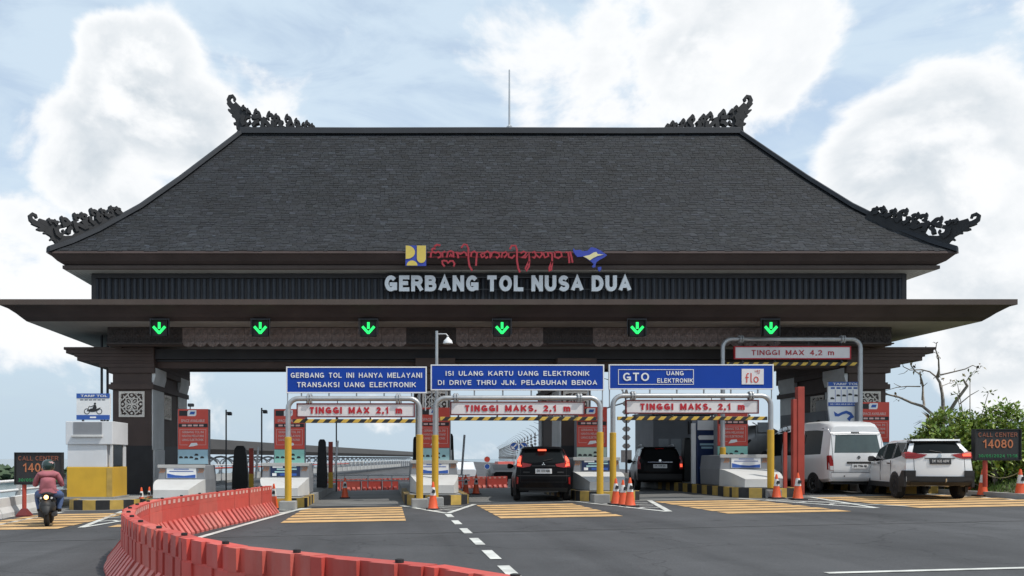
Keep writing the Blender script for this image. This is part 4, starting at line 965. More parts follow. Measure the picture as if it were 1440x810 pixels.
mb = MB(); mb.box(-.19, -.05, -.08, .08, 0, 3.12); mb.build('short_post', REDPOST, t, bevel=.01); mb = MB(); mb.box(-.048, .17, -.1, .1, 0, 3.52); mb.build('tall_post', REDPOST, t, bevel=.01)
mb = MB(); mb.box(-.3, .3, -.2, .2, 0, .03); mb.build('base_plate', STEEL_D, t)
t = thing('marker_post', 'thin red post with a loop top left of the tall red posts', 'post', (sx(1104, 26.0), 26.0, gz(12.6)))
mb = MB(); mb.box(-.05, .05, -.04, .04, 0, 2.05); mb.build('post', REDPOST, t); mb = MB(); mb.box(-.16, .16, -.12, .12, 0, .08); mb.build('foot', REDPOST, t)
mb = MB(); mb.tube([(.1*math.cos(a), 0, 2.12+.12*math.sin(a)) for a in [k*math.pi/5 for k in range(11)]], .014, 6); mb.build('loop', STEEL_D, t)

# ---------------------------------------------------------------- motorcycle booth
t = thing('toll_booth', 'white booth with yellow lower half beside the motorcycle lane', 'booth', (-9.66, 26.5, gz(-9)+KH))
mb = MB(); mb.box(-.74, .74, 0, 1.5, 0, 1.02); mb.build('lower_wall', YELLOW, t, bevel=.02)
mb = MB(); mb.box(-.72, .56, .02, 1.48, 1.02, 1.75); mb.box(.56, .72, 1.20, 1.48, 1.02, 1.75); mb.build('upper_wall', mat('booth_white', (.66, .67, .69), .7, .05, 1.2, dirt=.2, dirtcol=(.36, .36, .36)), t, bevel=.01)
mb = MB(); mb.box(-.76, .76, -.04, 1.54, 1.75, 2.50); mb.build('header', MATS['booth_white'], t, bevel=.015)
mb = MB(); mb.box(.56, .69, .30, 1.19, 1.03, 1.74); mb.build('window_opening', CARGL, t)
mb = MB(); mb.box(-.50, .42, -.055, -.041, 2.05, 2.47); hp = mb.build('recess_panel', CONC_G, t); mb = MB(); mb.box(-.55, .44, -.12, -.041, 1.99, 2.06); mb.build('shelf', WHITE_W, t, bevel=.008)
mb = MB(); mb.box(-.80, .80, -.06, 1.56, -.02, .05); mb.build('base_course', CONC, t)
mb = MB(); mb.box(.56, .742, -.012, 0, .05, 1.0); mb.build('corner_strip', YELLOW_K, t)
mb = MB(); mb.box(.66, .735, .02, .10, 1.021, 1.749); mb.build('window_frame', WHITE_W, t)
t = thing('motorcycle_sign', 'blue and white sign with a motorcycle picture on the booth roof', 'sign', (sx(131, 26.55), 26.55, sz(591, 26.55)))
mb = MB(); mb.box(-.54, .54, 0, .12, .02, .87); sg = mb.build('sign_panel', SIGNW, t)
mb = MB(); mb.box(-.54, .54, -.012, -.001, .72, .87); b1 = mb.build('header_band', BLUE_L, sg); lettering('lettering', 'TARIF TOL', .86, .075, SIGNW, b1, (.03, -.016, .79), bold=.012)
mb = MB(); mb.box(-.54, .54, -.012, -.001, .02, .17); b2 = mb.build('footer_band', BLUE_L, sg); mb = MB(); mb.box(-.1, .1, -.016, -.0125, .07, .12); mb.build('price_print', SIGNW, b2)
mb = MB(); [mb.box(-.42+q*.14, -.42+q*.14+.11, -.004, -.001, .645, .685) for q in range(6)]; mb.build('small_print', CONC_G, sg)
mb = MB()                                              # flat motorcycle pictogram
for xx in (-.2, .2): mb.ribbon([(xx+.085*math.cos(a), .29+.085*math.sin(a)) for a in [k*math.pi/7 for k in range(15)]], .022, -.006, -.001)
mb.prism([(-.2, .30), (-.08, .38), (.04, .40), (.12, .37), (.24, .42), (.2, .34), (.08, .28), (-.06, .27)], -.007, -.001); mb.prism([(-.02, .39), (.02, .50), (.09, .50), (.12, .39), (.05, .37)], -.008, -.001); mb.lathe([(.035, 0), (.035, -.007)], 10, (.06, -.001, .54), 'y')
mb.ribbon([(.02, .48), (-.07, .44), (-.12, .46)], .02, -.0085, -.001); mb.ribbon([(-.2, .29), (-.13, .45)], .018, -.0065, -.001); mb.build('motorcycle_print', INK, sg)
for xx in (-.35, .35):
    mb = MB(); mb.box(xx-.03, xx+.03, .03, .09, -.06, .02); mb.build('leg', STEEL_D, t)

# ---------------------------------------------------------------- manned booth on the long island
t = thing('toll_booth', 'grey cabin behind the black boom barrier on the long island', 'booth', (sx(955, 35), 35.0, gz(12)+KH))
mb = MB(); mb.box(-1.1, 1.35, 0, 2.6, 0, 2.75); mb.build('wall', CONC_G, t, bevel=.03)
for q in (-.88, -.35): mb = MB(); mb.box(q, q+.42, -.02, -.001, .5, 1.75); mb.build('window', mat('pale_window%d' % int(q*-100), (.35, .38, .40), .15, .1, 2), t); 
mb = MB(); mb.box(.38, 1.1, -.08, -.001, 1.95, 2.5); mb.build('air_vent', STEEL_D, t)
mb = MB(); mb.box(-1.2, 1.45, -.1, 2.7, 2.75, 2.92); mb.build('roof', CONC_G, t, bevel=.02)
t = thing('payment_kiosk', 'navy payment kiosk with white logos left of the fifth totem', 'kiosk', (sx(994, 29.6), 29.6, gz(11.6)+KH))
mb = MB(); mb.box(-.36, .36, 0, .5, 0, 2.35); mb.build('cabinet', NAVY, t, bevel=.02)
mb = MB(); mb.box(-.34, .34, -.02, -.001, 1.95, 2.30); mb.build('top_screen', SIGNW, t)
mb = MB(); mb.prism([(-.28, 1.60), (.28, 1.60), (.32, 1.66), (.28, 1.76), (-.28, 1.76), (-.32, 1.70)], -.02, -.001); mb.build('logo_plate', SIGNW, t)
for zz, wd in ((1.40, .5), (1.28, .4), (.85, .18), (.55, .55)):
    mb = MB(); mb.box(-wd/2, wd/2, -.015, -.001, zz, zz+.07); mb.build('print', BLUE_L if zz < .7 else TEAL2, t)
mb = MB(); mb.box(-.52, -.38, .05, .15, 0, 2.2); mb.build('side_post', SIGNW, t)
# grey cabinets at the right pier
t = thing('equipment_cabinet', 'large grey equipment block at the foot of the right pier', 'cabinet', (16.60, 30.5, gz(16)+KH))
mb = MB(); mb.box(-.27, .27, 0, 3.5, 0, 2.62); mb.build('body', CONC_G, t, bevel=.02); mb = MB(); mb.box(-.22, .30, -.05, .8, 2.62, 3.05); mb.build('top_box', CONC_L, t, bevel=.02)
mb = MB(); mb.lathe([(.2, -.27), (.2, -.30), (.16, -.32)], 14, (0, .5, 2.1), 'x'); mb.build('fan_opening', HOUSING, t)
# tariff board
t = thing('tariff_board', 'white and blue tariff table above an island logo behind the van', 'sign', (sx(1187, 28.9), 28.9, gz(16)+KH))
bw = .56; tz0 = sz(571, 28.9)-t.location.z; tz1 = sz(537, 28.9)-t.location.z
mb = MB(); mb.box(-bw, bw, 0, .08, tz0, tz1); tb = mb.build('table_panel', SIGNW, t)
mb = MB(); mb.box(-bw, bw, -.012, -.001, tz1-.15, tz1); hb = mb.build('header_band', BLUE_L, tb); lettering('lettering', 'TARIF TOL', .9, .085, SIGNW, hb, (.05, -.016, tz1-.075), bold=.012)
mb = MB(); mb.box(-bw, bw, -.012, -.001, tz0, tz0+.13); fb = mb.build('footer_band', BLUE_L, tb); lettering('lettering', 'GOL I  GOL II  GOL III  GOL IV  GOL V', 1.0, .05, SIGNW, fb, (0, -.016, tz0+.065), bold=.01)
mb = MB(); [mb.box(-.47+q*.2, -.47+q*.2+.14, -.004, -.001, tz1-.25, tz1-.19) for q in range(5)]; mb.build('small_print', BLUE_L, tb)
for k in range(4):
    mb = MB(); mb.box(-.32+k*.21, -.308+k*.21, -.006, -.001, tz0+.15, tz1-.28); mb.build('table_rule', BLUE_L, tb)
for k, zz in enumerate((.26, .36, .36, .40, .36)):
    mb = MB(); mb.prism([(-.49+k*.21, zz+tz0-.02), (-.35+k*.21, zz+tz0-.02), (-.35+k*.21, zz+tz0+.02), (-.40+k*.21, zz+tz0+.05), (-.47+k*.21, zz+tz0+.05)], -.008, -.001); mb.build('vehicle_print', INK, tb)
mb = MB(); mb.prism([(-bw+.1, tz0-.75), (bw-.06, tz0-.75), (bw, tz0-.01), (-bw, tz0-.01)], .01, .08); lp = mb.build('logo_panel', SIGNW, t)
k = 1.5; cz = tz0-.33
mb = MB(); mb.prism([(-.36, cz+.14), (-.22, cz+.05), (-.05, cz+.13), (.08, cz+.17), (.25, cz+.10), (.36, cz-.06), (.24, cz-.12), (.20, cz-.2), (.10, cz-.12), (.22, cz), (.08, cz+.07), (-.06, cz+.03), (-.2, cz-.04), (-.32, cz-.03)], -.004, .009); mb.build('logo_mark', BLUE_L, lp)
mb = MB(); mb.prism([(.16, cz-.22), (.24, cz-.2), (.26, cz-.27), (.17, cz-.3)], -.004, .009); mb.build('logo_islet', BLUE_L, lp)
mb = MB(); mb.box(-.3, .3, .1, .2, 0, tz1-.1); mb.build('stand', STEEL_D, t)

# ---------------------------------------------------------------- LED call-centre boards
def led_board(label, x, d, z0, ground, t3, hgt=.84, wid=1.27):
    t = thing('led_board', label, 'message board', (x, d, 0), 0, 'black message boards reading CALL CENTER 14080')
    mb = MB(); mb.box(-wid/2, wid/2, 0, .12, z0, z0+hgt); bd = mb.build('screen', LEDBG, t, bevel=.01)
    mb = MB(); e = .03; mb.box(-wid/2-e, wid/2+e, -.03, .13, z0+hgt, z0+hgt+e); mb.box(-wid/2-e, wid/2+e, -.03, .13, z0-e, z0); mb.box(-wid/2-e, -wid/2, -.03, .13, z0, z0+hgt); mb.box(wid/2, wid/2+e, -.03, .13, z0, z0+hgt); mb.build('screen_frame', HOUSING, bd)
    letters('CALL CENTER', wid*.88, hgt*.15, LEDR, bd, (0, -.003, z0+hgt*.84), bold=.15, gap=.15)
    letters('14080', wid*.68, hgt*.29, LEDA, bd, (0, -.003, z0+hgt*.53), bold=.15, gap=.13)
    letters(t3, wid*.88, hgt*.105, LEDGD, bd, (0, -.003, z0+hgt*.12), bold=.17, gap=.2)
    mb = MB(); mb.tube([(-wid*.33 if x < 0 else -wid*.25, .06, ground), (-wid*.33 if x < 0 else -wid*.25, .06, z0)], .06, 10); mb.build('post', REDPOST, t)
    px = -wid*.33 if x < 0 else -wid*.25
    if x < 0: mb = MB(); mb.loft([[(px-q, .06-q, z), (px+q, .06-q, z), (px+q, .06+q, z), (px-q, .06+q, z)] for z, q in ((ground-.02, .17), (ground+.04, .17), (ground+.22, .06))]); mb.build('foot', MAROON, t)
led_board('black call centre message board behind the motorcycle rider', sx(54, 22.8), 22.8, sz(680, 22.8), gz(-10.2), '30/05/2024 11:18')
led_board('black call centre message board in front of the green hedge', sx(1403, 23.4), 23.4, sz(646, 23.4), .62, '30/05/2024 11:18')

# ---------------------------------------------------------------- left parapet and rail
t = thing('parapet_wall', 'low white concrete parapet along the left edge of the motorcycle lane', 'wall', (-10.55, 16, 0))
P_ = [(-.1, 0), (.0, 6), (-.75, 12), (-1.35, 19), (-1.5, 30)]
for k in range(len(P_)-1):
    (xa, ya), (xb, yb) = P_[k], P_[k+1]; n = max(1, int((yb-ya)/2.0))
    for q in range(n):
        a = Vector((xa+(xb-xa)*q/n, ya+(yb-ya)*q/n+.02)); b = Vector((xa+(xb-xa)*(q+1)/n, ya+(yb-ya)*(q+1)/n-.02))
        g = gz(-11); rings = [[(p.x-.20, p.y, g-.05), (p.x+.20, p.y, g-.05), (p.x+.19, p.y, g+.14), (p.x+.10, p.y, g+.30), (p.x+.08, p.y, g+.55), (p.x-.08, p.y, g+.55), (p.x-.10, p.y, g+.30), (p.x-.19, p.y, g+.14)] for p in (a, b)]
        mb = MB(); mb.loft(rings); mb.build('parapet_block', WHITE_W, t, bevel=.012)
t = thing('pipe_railing', 'white pipe railing behind the low parapet at the left edge', 'railing', (-11.4, 16, 0))
P2 = [(-.4, 0), (-.2, 6), (-.75, 12), (-1.2, 19), (-1.4, 34)]
for zz in (.62, .92):
    mb = MB(); mb.tube([(x, y, gz(-11.5)+zz) for x, y in P2], .045, 8); mb.build('rail', SIGNW, t, smooth=40)
for k in range(14):
    y = 1+k*2.4
    for (xa, ya), (xb, yb) in zip(P2, P2[1:]):
        if ya <= y <= yb: xx = xa+(xb-xa)*(y-ya)/(yb-ya)
    mb = MB(); mb.loft([[(xx+lean-.06, y-.05, z), (xx+lean+.06, y-.05, z), (xx+lean+.06, y+.05, z), (xx+lean-.06, y+.05, z)] for z, lean in ((gz(-11.5)-.02, -.06), (gz(-11.5)+.98, .05))]); mb.build('rail_post', CONC_L, t)

# ================================================================== red plastic barriers
def barrier_meshes(m, L=1.0):
    h = L/2-.005; mb = MB()
    # body: narrow wall with recessed slots along the top, made as a crenellated strip
    nx = 9; seg = 2*h/nx
    for k in range(nx):
        x0 = -h+k*seg; rec = k in (1, 4, 7)
        d = .045 if rec else .085
        mb.box(x0, x0+seg-.0005, -d, .085, .56, .75)
    mb.box(-h, h, -.082, .082, .545, .5602)
    for k in range(nx):
        x0 = -h+k*seg; rec = k in (2, 6)
        d = .07 if rec else .09
        mb.box(x0, x0+seg-.0005, -d, .088, .28, .545)
    mb.prism([(-.08, .28), (.08, .28), (.12, .10), (.12, .0), (-.12, 0), (-.12, .10)], -h, h, 'x')
    body = mb.mesh('barrier_body', m)
    rb = MB(); rb.prism([(-.31, 0), (-.31, .05), (-.095, .33), (0, .33), (0, 0)], -.072, .072, 'x')
    rib = rb.mesh('foot_rib', m)
    tp = MB(); tp.box(-.055, .055, -.006, 0, -.035, .035); tape = tp.mesh('reflector', TAPE)
    cp = MB(); cp.lathe([(.03, 0), (.03, .022), (.015, .026)], 10); cap = cp.mesh('filler_cap', RUBBER)
    return body, rib, tape, cap
BMS = [barrier_meshes(BARR), barrier_meshes(BARR2)]
def barrier(label, p, q, k, group, ribs=True):
    p, q = Vector(p), Vector(q); c = (p+q)/2; t2 = q-p; rz = math.atan2(t2.y, t2.x)
    body, rib, tape, cap = BMS[k % 3 == 1]
    t = thing('plastic_barrier', label, 'barrier', (c.x, c.y, gz(c.x)-drop(c.y)), rz, group); s_ = t2.length
    rr = random.Random(k*13+1); t.rotation_euler = (rr.uniform(-.012, .012), -.018*math.cos(rz)+rr.uniform(-.004, .004), rz+rr.uniform(-.03, .03))
    t.location.z += .004
    o = obj('barrier_body', body, t); o.scale = (s_, 1, 1)
    if ribs:
        for sgn in (0, math.pi):
            for j in range(4): obj('foot_rib', rib, t, ((-.375+j*.25)*s_, -.001 if sgn == 0 else .001, 0), (0, 0, sgn))
        for j in range(4): obj('reflector', tape, t, ((-.36+j*.24)*s_, .0862, .69), (0, 0, math.pi))
        obj('filler_cap', cap, t, (.25*s_, 0, .752))
CURVE = [(-3.22, 22.2), (-3.45, 20.4), (-3.85, 18.3), (-4.12, 16.7), (-4.28, 15.0), (-4.12, 13.4), (-3.78, 11.9), (-3.28, 10.4), (-2.6, 8.95), (-1.75, 7.4), (-1.2, 6.62), (-.66, 6.05), (-.16, 5.62), (.3, 5.24), (.60, 4.9), (.85, 4.5), (1.05, 4.0), (1.2, 3.4)]
def resample(P, step):
    P = [Vector(p) for p in P]; out = [P[0]]; acc = 0.0
    for a, b in zip(P, P[1:]):
        L_ = (b-a).length; s_ = step-acc
        while s_ <= L_: out.append(a+(b-a)*s_/L_); s_ += step
        acc = L_-(s_-step)
    return out
BP = resample(CURVE, 1.02)
for k in range(len(BP)-1):
    lab = 'red plastic barrier, %s from the far end of the curved row' % ORD[k]
    if k == 0: lab = 'red plastic barrier at the far end of the curved row, beside the yellow post'
    barrier(lab, BP[k], BP[k+1], k, 'red barriers in the curved row')
for k in range(9):
    barrier('red plastic barrier beyond the gate, %s from the right' % ORD[k], (6.2-k*1.08, 42.3+.05*math.sin(k+1)), (5.15-k*1.08, 42.3+.05*math.sin(k)), k, 'red barriers across the closed lanes beyond the gate')
for k in range(2):
    barrier('short faded red barrier by the right sea rail, %s from the left' % ORD[k], (sx(868, 45)+k*1.1, 45), (sx(868, 45)+1.0+k*1.1, 45.0), k+20, 'red barriers beyond the gate at right', ribs=False)

# ================================================================== traffic cones
def cone_proto():
    t = thing('traffic_cone', '', 'traffic cone')
    mb = MB(); mb.loft([[(-q, -q, z), (q, -q, z), (q, q, z), (-q, q, z)] for z, q in ((0, .19), (.02, .19), (.035, .175))]); mb.build('base', RUBBER, t)
    def ring(z): return .14-.115*z/.75
    mb = MB(); mb.lathe([(ring(.03)+.015, .03), (ring(.06), .06), (ring(.38), .38)], 14); mb.build('body', ORANGE, t, smooth=40); mb = MB(); mb.lathe([(ring(.60), .60), (ring(.72), .72), (.018, .75)], 14); mb.build('tip', ORANGE, t, smooth=40)
    mb = MB(); mb.lathe([(ring(.38)+.003, .38), (ring(.60)+.003, .60)], 14); sl_ = mb.build('sleeve', CONEW, t, smooth=40)
    mb = MB(); mb.prism([(-.045, .45), (.045, .45), (.05, .53), (-.02, .55)], -.118, -.07); mb.build('logo_print', INK, sl_)
    return t
cone0 = cone_proto(); first = [True]
def cone(label, x, d, s_=1.0, z=None, rz=0.0):
    o = cone0 if first[0] else copy_tree(cone0); first[0] = False
    o.location = (x, d, (gz(x) if z is None else z)+.006); o.scale = (s_,)*3; o.rotation_euler = (0, 0, rz); tag(o, label, 'traffic cone', 'orange traffic cones')
cone('orange traffic cone against the two yellow posts', sx(609, 22.6), 22.6, 1.02)
cone('orange traffic cone against the yellow post, rearmost of the group of three', sx(866, 23.3), 23.3, 1.0)
cone('orange traffic cone in the middle of the group of three', sx(876, 22.9), 22.9, .95, rz=.5)
cone('orange traffic cone nearest the black SUV in the group of three', sx(886, 22.4), 22.4, 1.05)
cone('orange traffic cone right of the GTO sign post', sx(1092, 25.0), 25.0, .98)
cone('large orange traffic cone in front of the tall red posts', sx(1122, 24.2), 24.2, 1.05)
cone('orange traffic cone at the hedge, left end of the rope', sx(1382, 24.2), 24.2, 1.05)
cone('orange traffic cone at the right picture edge', sx(1435, 23.0), 23.0, 1.08)
cone('orange traffic cone half hidden behind the white SUV', sx(1363, 25.5), 25.5, .9)
cone('red traffic cone on the lane beyond the left gantry', sx(485, 30.0), 30.0, 1.0)
cone('red traffic cone left of the black MPV, left one of a pair', sx(655, 31.2), 31.2, 1.0)
cone('red traffic cone left of the black MPV, right one of a pair', sx(669.5, 31.2), 31.2, 1.0)
cone('traffic cone between the barrier row and the left yellow post', sx(385, 24.1), 24.1, 1.0)
for k, u in enumerate((199, 210, 221)):
    cone('small cone behind the barrier curve by the left pier, %s from the left' % ORD[k], sx(u, 26.5+.4*k), 26.5+.4*k, .85, gz(-8)+.12 if False else None)
def rope(label, a, b, sag, m=ROADW):
    a, b = Vector(a), Vector(b); pts = [a.lerp(b, k/10)-Vector((0, 0, sag*4*(k/10)*(1-k/10))) for k in range(11)]
    mb = MB(); mb.tube(pts, .012, 6); tag(mb.build('rope', m), label, 'rope')
rope('pale rope strung between the two cones at the hedge', (sx(1382, 24.2), 24.2, gz(17.6)+.72), (sx(1435, 23.0), 23.0, gz(18)+.75), .18, mat('rope', (.35, .32, .18), .8))

# ================================================================== vehicles
def wheel(t, x, y, r, wd, rim_m=RIM, spokes=5):
    s_ = 1 if x > 0 else -1
    mb = MB(); prof = [(r*.62, -wd/2), (r*.92, -wd/2), (r, -wd/2+.035), (r, wd/2-.035), (r*.92, wd/2), (r*.62, wd/2)]
    mb.lathe(prof, 22, (0, 0, 0), 'x'); wh = mb.build('wheel', TYRE, t, (x, y, r), smooth=40)
    mb = MB(); mb.lathe([(r*.60, s_*(wd/2-.03)), (r*.63, s_*(wd/2+.004)), (r*.56, s_*(wd/2-.012))], 20, (0, 0, 0), 'x')
    for k in range(spokes):
        a = 2*math.pi*k/spokes
        c, q = math.cos(a), math.sin(a); b_ = r*.10; pts = [(-q*b_, c*b_), (c*r*.58-q*b_*.6, q*r*.58+c*b_*.6), (c*r*.58+q*b_*.6, q*r*.58-c*b_*.6), (q*b_, -c*b_)]
        mb.prism(pts, s_*(wd/2-.03), s_*(wd/2+.0), 'x')
    mb.lathe([(r*.14, s_*(wd/2-.03)), (r*.12, s_*(wd/2+.008))], 10, (0, 0, 0), 'x'); mb.build('rim', rim_m, wh, smooth=30)
    mb = MB(); mb.lathe([(r*.55, s_*(wd/2-.05)), (r*.55, s_*(wd/2-.045))], 16, (0, 0, 0), 'x'); mb.build('brake_disc', STEEL_D, wh)
class Car:
    def __init__(s, label, loc, rz, paint, glass, stations, dyr, dyf, bulge, cat='car', name='car'):
        s.t = thing(name, label, cat, loc, rz); s.paint = paint
        # stations: (y, zb, w, mid, belt, wb, roof, wr, glassflag)
        s.dyr = dyr; s.bulge = bulge; body = MB(); panes = []; pill = []
        rows = []
        for i, (y, zb, w_, mid, belt, wb, roof, wr, gl) in enumerate(stations):
            half = [(w_*.86, zb), (w_*.985, zb+.10), (w_, mid), (wb, belt), (wr, roof-.08), (wr*.84, roof-.012), (0, roof+.015)]
            dy = dyr if i == 0 else dyf if i == len(stations)-1 else [0]*7
            rows.append([(x, y+dy[k], z) for k, (x, z) in enumerate(half)])
        s.rear = rows[0]
        for i in range(len(rows)-1):
            for sg in (1, -1):
                for k in range(6):
                    q = [rows[i][k], rows[i][k+1], rows[i+1][k+1], rows[i+1][k]]; q = [(sg*a, b, c) for a, b, c in q]
                    if k == 3 and stations[i][8] == 2:
                        m2 = MB(); m2.add(q, [(0, 1, 2, 3)]); pill.append(m2)
                    elif k == 3 and stations[i][8]:
                        # pane set into its frame
                        cen = [sum(p[j] for p in q)/4 for j in range(3)]; inn = [tuple(p[j]+(cen[j]-p[j])*.05 for j in range(3)) for p in q]
                        body.add(q+inn, [(0, 1, 5, 4), (1, 2, 6, 5), (2, 3, 7, 6), (3, 0, 4, 7)])
                        m2 = MB(); m2.add(inn, [(0, 1, 2, 3)]); panes.append(m2)
                    else: body.add(q, [(0, 1, 2, 3)])
        for which, rr in ((0, rows[0]), (1, rows[-1])):
            n = 12; gl = MB(); grid = []
            for k in range(6):
                bl = (bulge if which == 0 else [.10]*5+[0])[k]
                grid.append([(-rr[k][0]+2*rr[k][0]*j/n, rr[k][1]+(-1 if which == 0 else 1)*bl*(1-(2*j/n-1)**2), rr[k][2]) for j in range(n+1)])
            for k in range(5):
                for j in range(n):
                    q = [grid[k][j], grid[k][j+1], grid[k+1][j+1], grid[k+1][j]]
                    if which == 0 and k == 3 and 0 < j < n-1: gl.add(q, [(0, 1, 2, 3)])
                    else: body.add(q, [(0, 1, 2, 3)])
            body.add(grid[5]+[rr[6]], [tuple(range(n+2))])
            if which == 0: s.rw = gl.build('rear_window', glass, s.t, smooth=50)
        under = [(-p[0][0], p[0][1], p[0][2]) for p in rows] + [(p[0][0], p[0][1], p[0][2]) for p in reversed(rows)]
        body.add(under, [tuple(range(len(under)))])
        bm = bmesh.new(); me = body.mesh('body', paint); bm.from_mesh(me); bmesh.ops.remove_doubles(bm, verts=bm.verts, dist=.0008); bmesh.ops.recalc_face_normals(bm, faces=bm.faces); bm.to_mesh(me); bm.free()
        obj('body', me, s.t, smooth=42)
        for p in panes: p.build('side_window', CARGL, s.t)
        for p in pill: p.build('window_pillar', TRIM, s.t)
    def ry(s, x, z):
        r = s.rear
        for k in range(5):
            if r[k][2] <= z <= r[k+1][2] or k == 4:
                f = max(0, min(1, (z-r[k][2])/max(1e-6, r[k+1][2]-r[k][2]))); y = r[k][1]+(r[k+1][1]-r[k][1])*f; xk = r[k][0]+(r[k+1][0]-r[k][0])*f; b = s.bulge[k]+(s.bulge[k+1]-s.bulge[k])*f
                return y - b*(1-min(1, abs(x)/xk)**2)
        return r[5][1]
    def patch(s, name, poly, m, off=.012, parent=None, thick=.05):
        n = len(poly); mb = MB(); vs = [(x, s.ry(x, z)-off, z) for x, z in poly] + [(x, s.ry(x, z)+thick, z) for x, z in poly]
        mb.add(vs, [tuple(range(n)), tuple(range(2*n-1, n-1, -1))] + [(i, i+n, (i+1) % n+n, (i+1) % n) for i in range(n)])
        return mb.build(name, m, parent or s.t)
    def strip(s, name, x0, x1, z0, z1, m, off=.02, n=10, thick=.05):
        mb = MB(); rings = []; nz = max(1, int((z1-z0)/.05))
        for j in range(n+1):
            x = x0+(x1-x0)*j/n; zs = [z0+(z1-z0)*q/nz for q in range(nz+1)]
            rings.append([(x, s.ry(x, z)-off, z) for z in zs] + [(x, s.ry(x, z1)+thick, z1), (x, s.ry(x, z0)+thick, z0)])
        mb.loft(rings); return mb.build(name, m, s.t, smooth=40)
    def mir(s, name, poly, m, **k):
        return [s.patch(name, poly, m, **k), s.patch(name, [(-x, z) for x, z in poly], m, **k)]
    def wheels(s, ys, w_, r, wd=.21, rim=RIM, spokes=5, arch=1.2, archm=TRIM):
        for y in ys:
            for sg in (1, -1):
                n = 18; mb = MB(); pts = [(y+r*arch*math.cos(math.pi*k/n), max(r*.62, r*.98+r*arch*math.sin(math.pi*k/n)*.98-.0)) for k in range(n+1)]
                pts += [(y-r*arch*.96, r*.55), (y+r*arch*.96, r*.55)]
                mb.prism(pts, sg*(w_-.06), sg*(w_+.008), 'x'); mb.build('wheel_arch', archm, s.t)
                wheel(s.t, sg*(w_-wd/2+.018), y, r, wd, rim, spokes)
    def plate(s, x0, x1, z0, z1, txt, bg, fg):
        p = s.strip('number_plate', x0, x1, z0, z1, bg, off=.035, n=2)
        y = min(s.ry(x0, z0), s.ry(0, (z0+z1)/2))-.037
        lettering('lettering', txt, (x1-x0)*.8, (z1-z0)*.5, fg, p, ((x0+x1)/2, y, (z0+z1)/2+.01), depth=.006, bold=.01)
    def mirrors(s, y, x, z, m=TRIM):
        for sg in (1, -1):
            mb = MB(); mb.loft([[(sg*(x+a), y+b-.07, z-h), (sg*(x+a), y+b+.07, z-h), (sg*(x+a), y+b+.05, z+h), (sg*(x+a), y+b-.05, z+h)] for a, b, h in ((-.02, .05, .03), (.08, 0, .085), (.17, -.02, .085), (.20, -.01, .05))]); mb.build('side_mirror', m, s.t, smooth=40)

# ---------------------------------------------------------------- black MPV with brake lights on
X, D = sx(764, 25.4), 25.4
c = Car('black MPV braking in the lane under the middle gantry', (X, D, gz(X)), R(-7), CARB, CARGL,
    [(0, .30, .86, .74, 1.22, .80, 1.70, .63, 1), (.55, .27, .875, .74, 1.14, .835, 1.72, .66, 1), (1.25, .24, .875, .72, 1.08, .84, 1.74, .67, 2), (1.32, .24, .875, .72, 1.08, .84, 1.74, .67, 1), (2.15, .24, .875, .72, 1.04, .84, 1.72, .67, 2), (2.22, .24, .875, .72, 1.04, .84, 1.715, .67, 1), (3.05, .24, .875, .72, 1.00, .83, 1.58, .64, 0), (3.5, .26, .87, .70, .99, .80, 1.10, .66, 0), (4.2, .28, .84, .66, .93, .74, .98, .60, 0), (4.48, .32, .76, .60, .80, .62, .86, .5, 0)],
    [.10, .0, -.02, .03, .36, .44, .46], [0, 0, 0, -.06, -.15, -.2, -.2], [.06, .10, .12, .10, .07, 0])
for sg in (1, -1):
    c.patch('tail_lamp', [(sg*x, z) for x, z in [(.83, 1.08), (.80, 1.30), (.71, 1.46), (.64, 1.44), (.66, 1.22), (.36, 1.17), (.40, 1.10), (.64, 1.06)]], LAMPR, off=.02)
    c.patch('brake_light', [(sg*x, z) for x, z in [(.80, 1.12), (.785, 1.30), (.715, 1.42), (.675, 1.40), (.70, 1.20), (.66, 1.10)]], LAMPL, off=.03)
    c.patch('bumper_reflector', [(sg*x, z) for x, z in [(.82, .55), (.82, .78), (.76, .76), (.77, .56)]], LAMPR, off=.015)
c.strip('rear_spoiler', -.58, .58, 1.64, 1.70, CARB, off=.14, thick=.2)
c.strip('high_brake_light', -.15, .10, 1.585, 1.635, LAMPL, off=.16, n=3)
c.strip('chrome_garnish', -.36, .36, 1.10, 1.135, TRIM, off=.025)
c.plate(-.25, .25, .88, 1.03, 'DK 1533 ABR', PLATEW, INK)
mb = MB()
for a in (90, 210, 330):
    q = R(a); mb.prism([(0, 1.175), (.035*math.cos(q+.5), 1.175+.035*math.sin(q+.5)), (.062*math.cos(q), 1.175+.062*math.sin(q)), (.035*math.cos(q-.5), 1.175+.035*math.sin(q-.5))], c.ry(0, 1.17)-.035, c.ry(0, 1.17)-.01)
mb.build('badge', CHROME, c.t)
c.strip('bumper_skirt', -.74, .74, .31, .44, TRIM, off=.03); c.strip('skid_plate', -.45, .45, .30, .345, RIM, off=.05)
c.strip('bumper_crease', -.80, .80, .80, .825, TRIM, off=.012); c.strip('bumper_crease', -.62, -.42, .90, .94, TRIM, off=.014); c.strip('bumper_crease', .42, .62, .90, .94, TRIM, off=.014)
c.wheels((.80, 3.57), .875, .325, rim=RIM_D); c.mirrors(2.85, .84, 1.08, CARB)
mb = MB(); mb.tube([(-.3, .55, 1.72), (-.3, .75, 1.80), (-.28, .95, 1.74)], [.03, .02, .03], 6); mb.build('antenna', TRIM, c.t)
mb = MB(); mb.tube([(0, c.ry(0, 1.28)-.03, 1.27), (.28, c.ry(.2, 1.33)-.03, 1.33)], .012, 6); mb.build('wiper', TRIM, c.t)

for q in (-.70, .70): c.strip('tailgate_gap', q-.004, q+.004, .62, 1.06, RUBBER, off=.006, n=1)
c.strip('tailgate_gap', -.70, .70, .612, .622, RUBBER, off=.006)
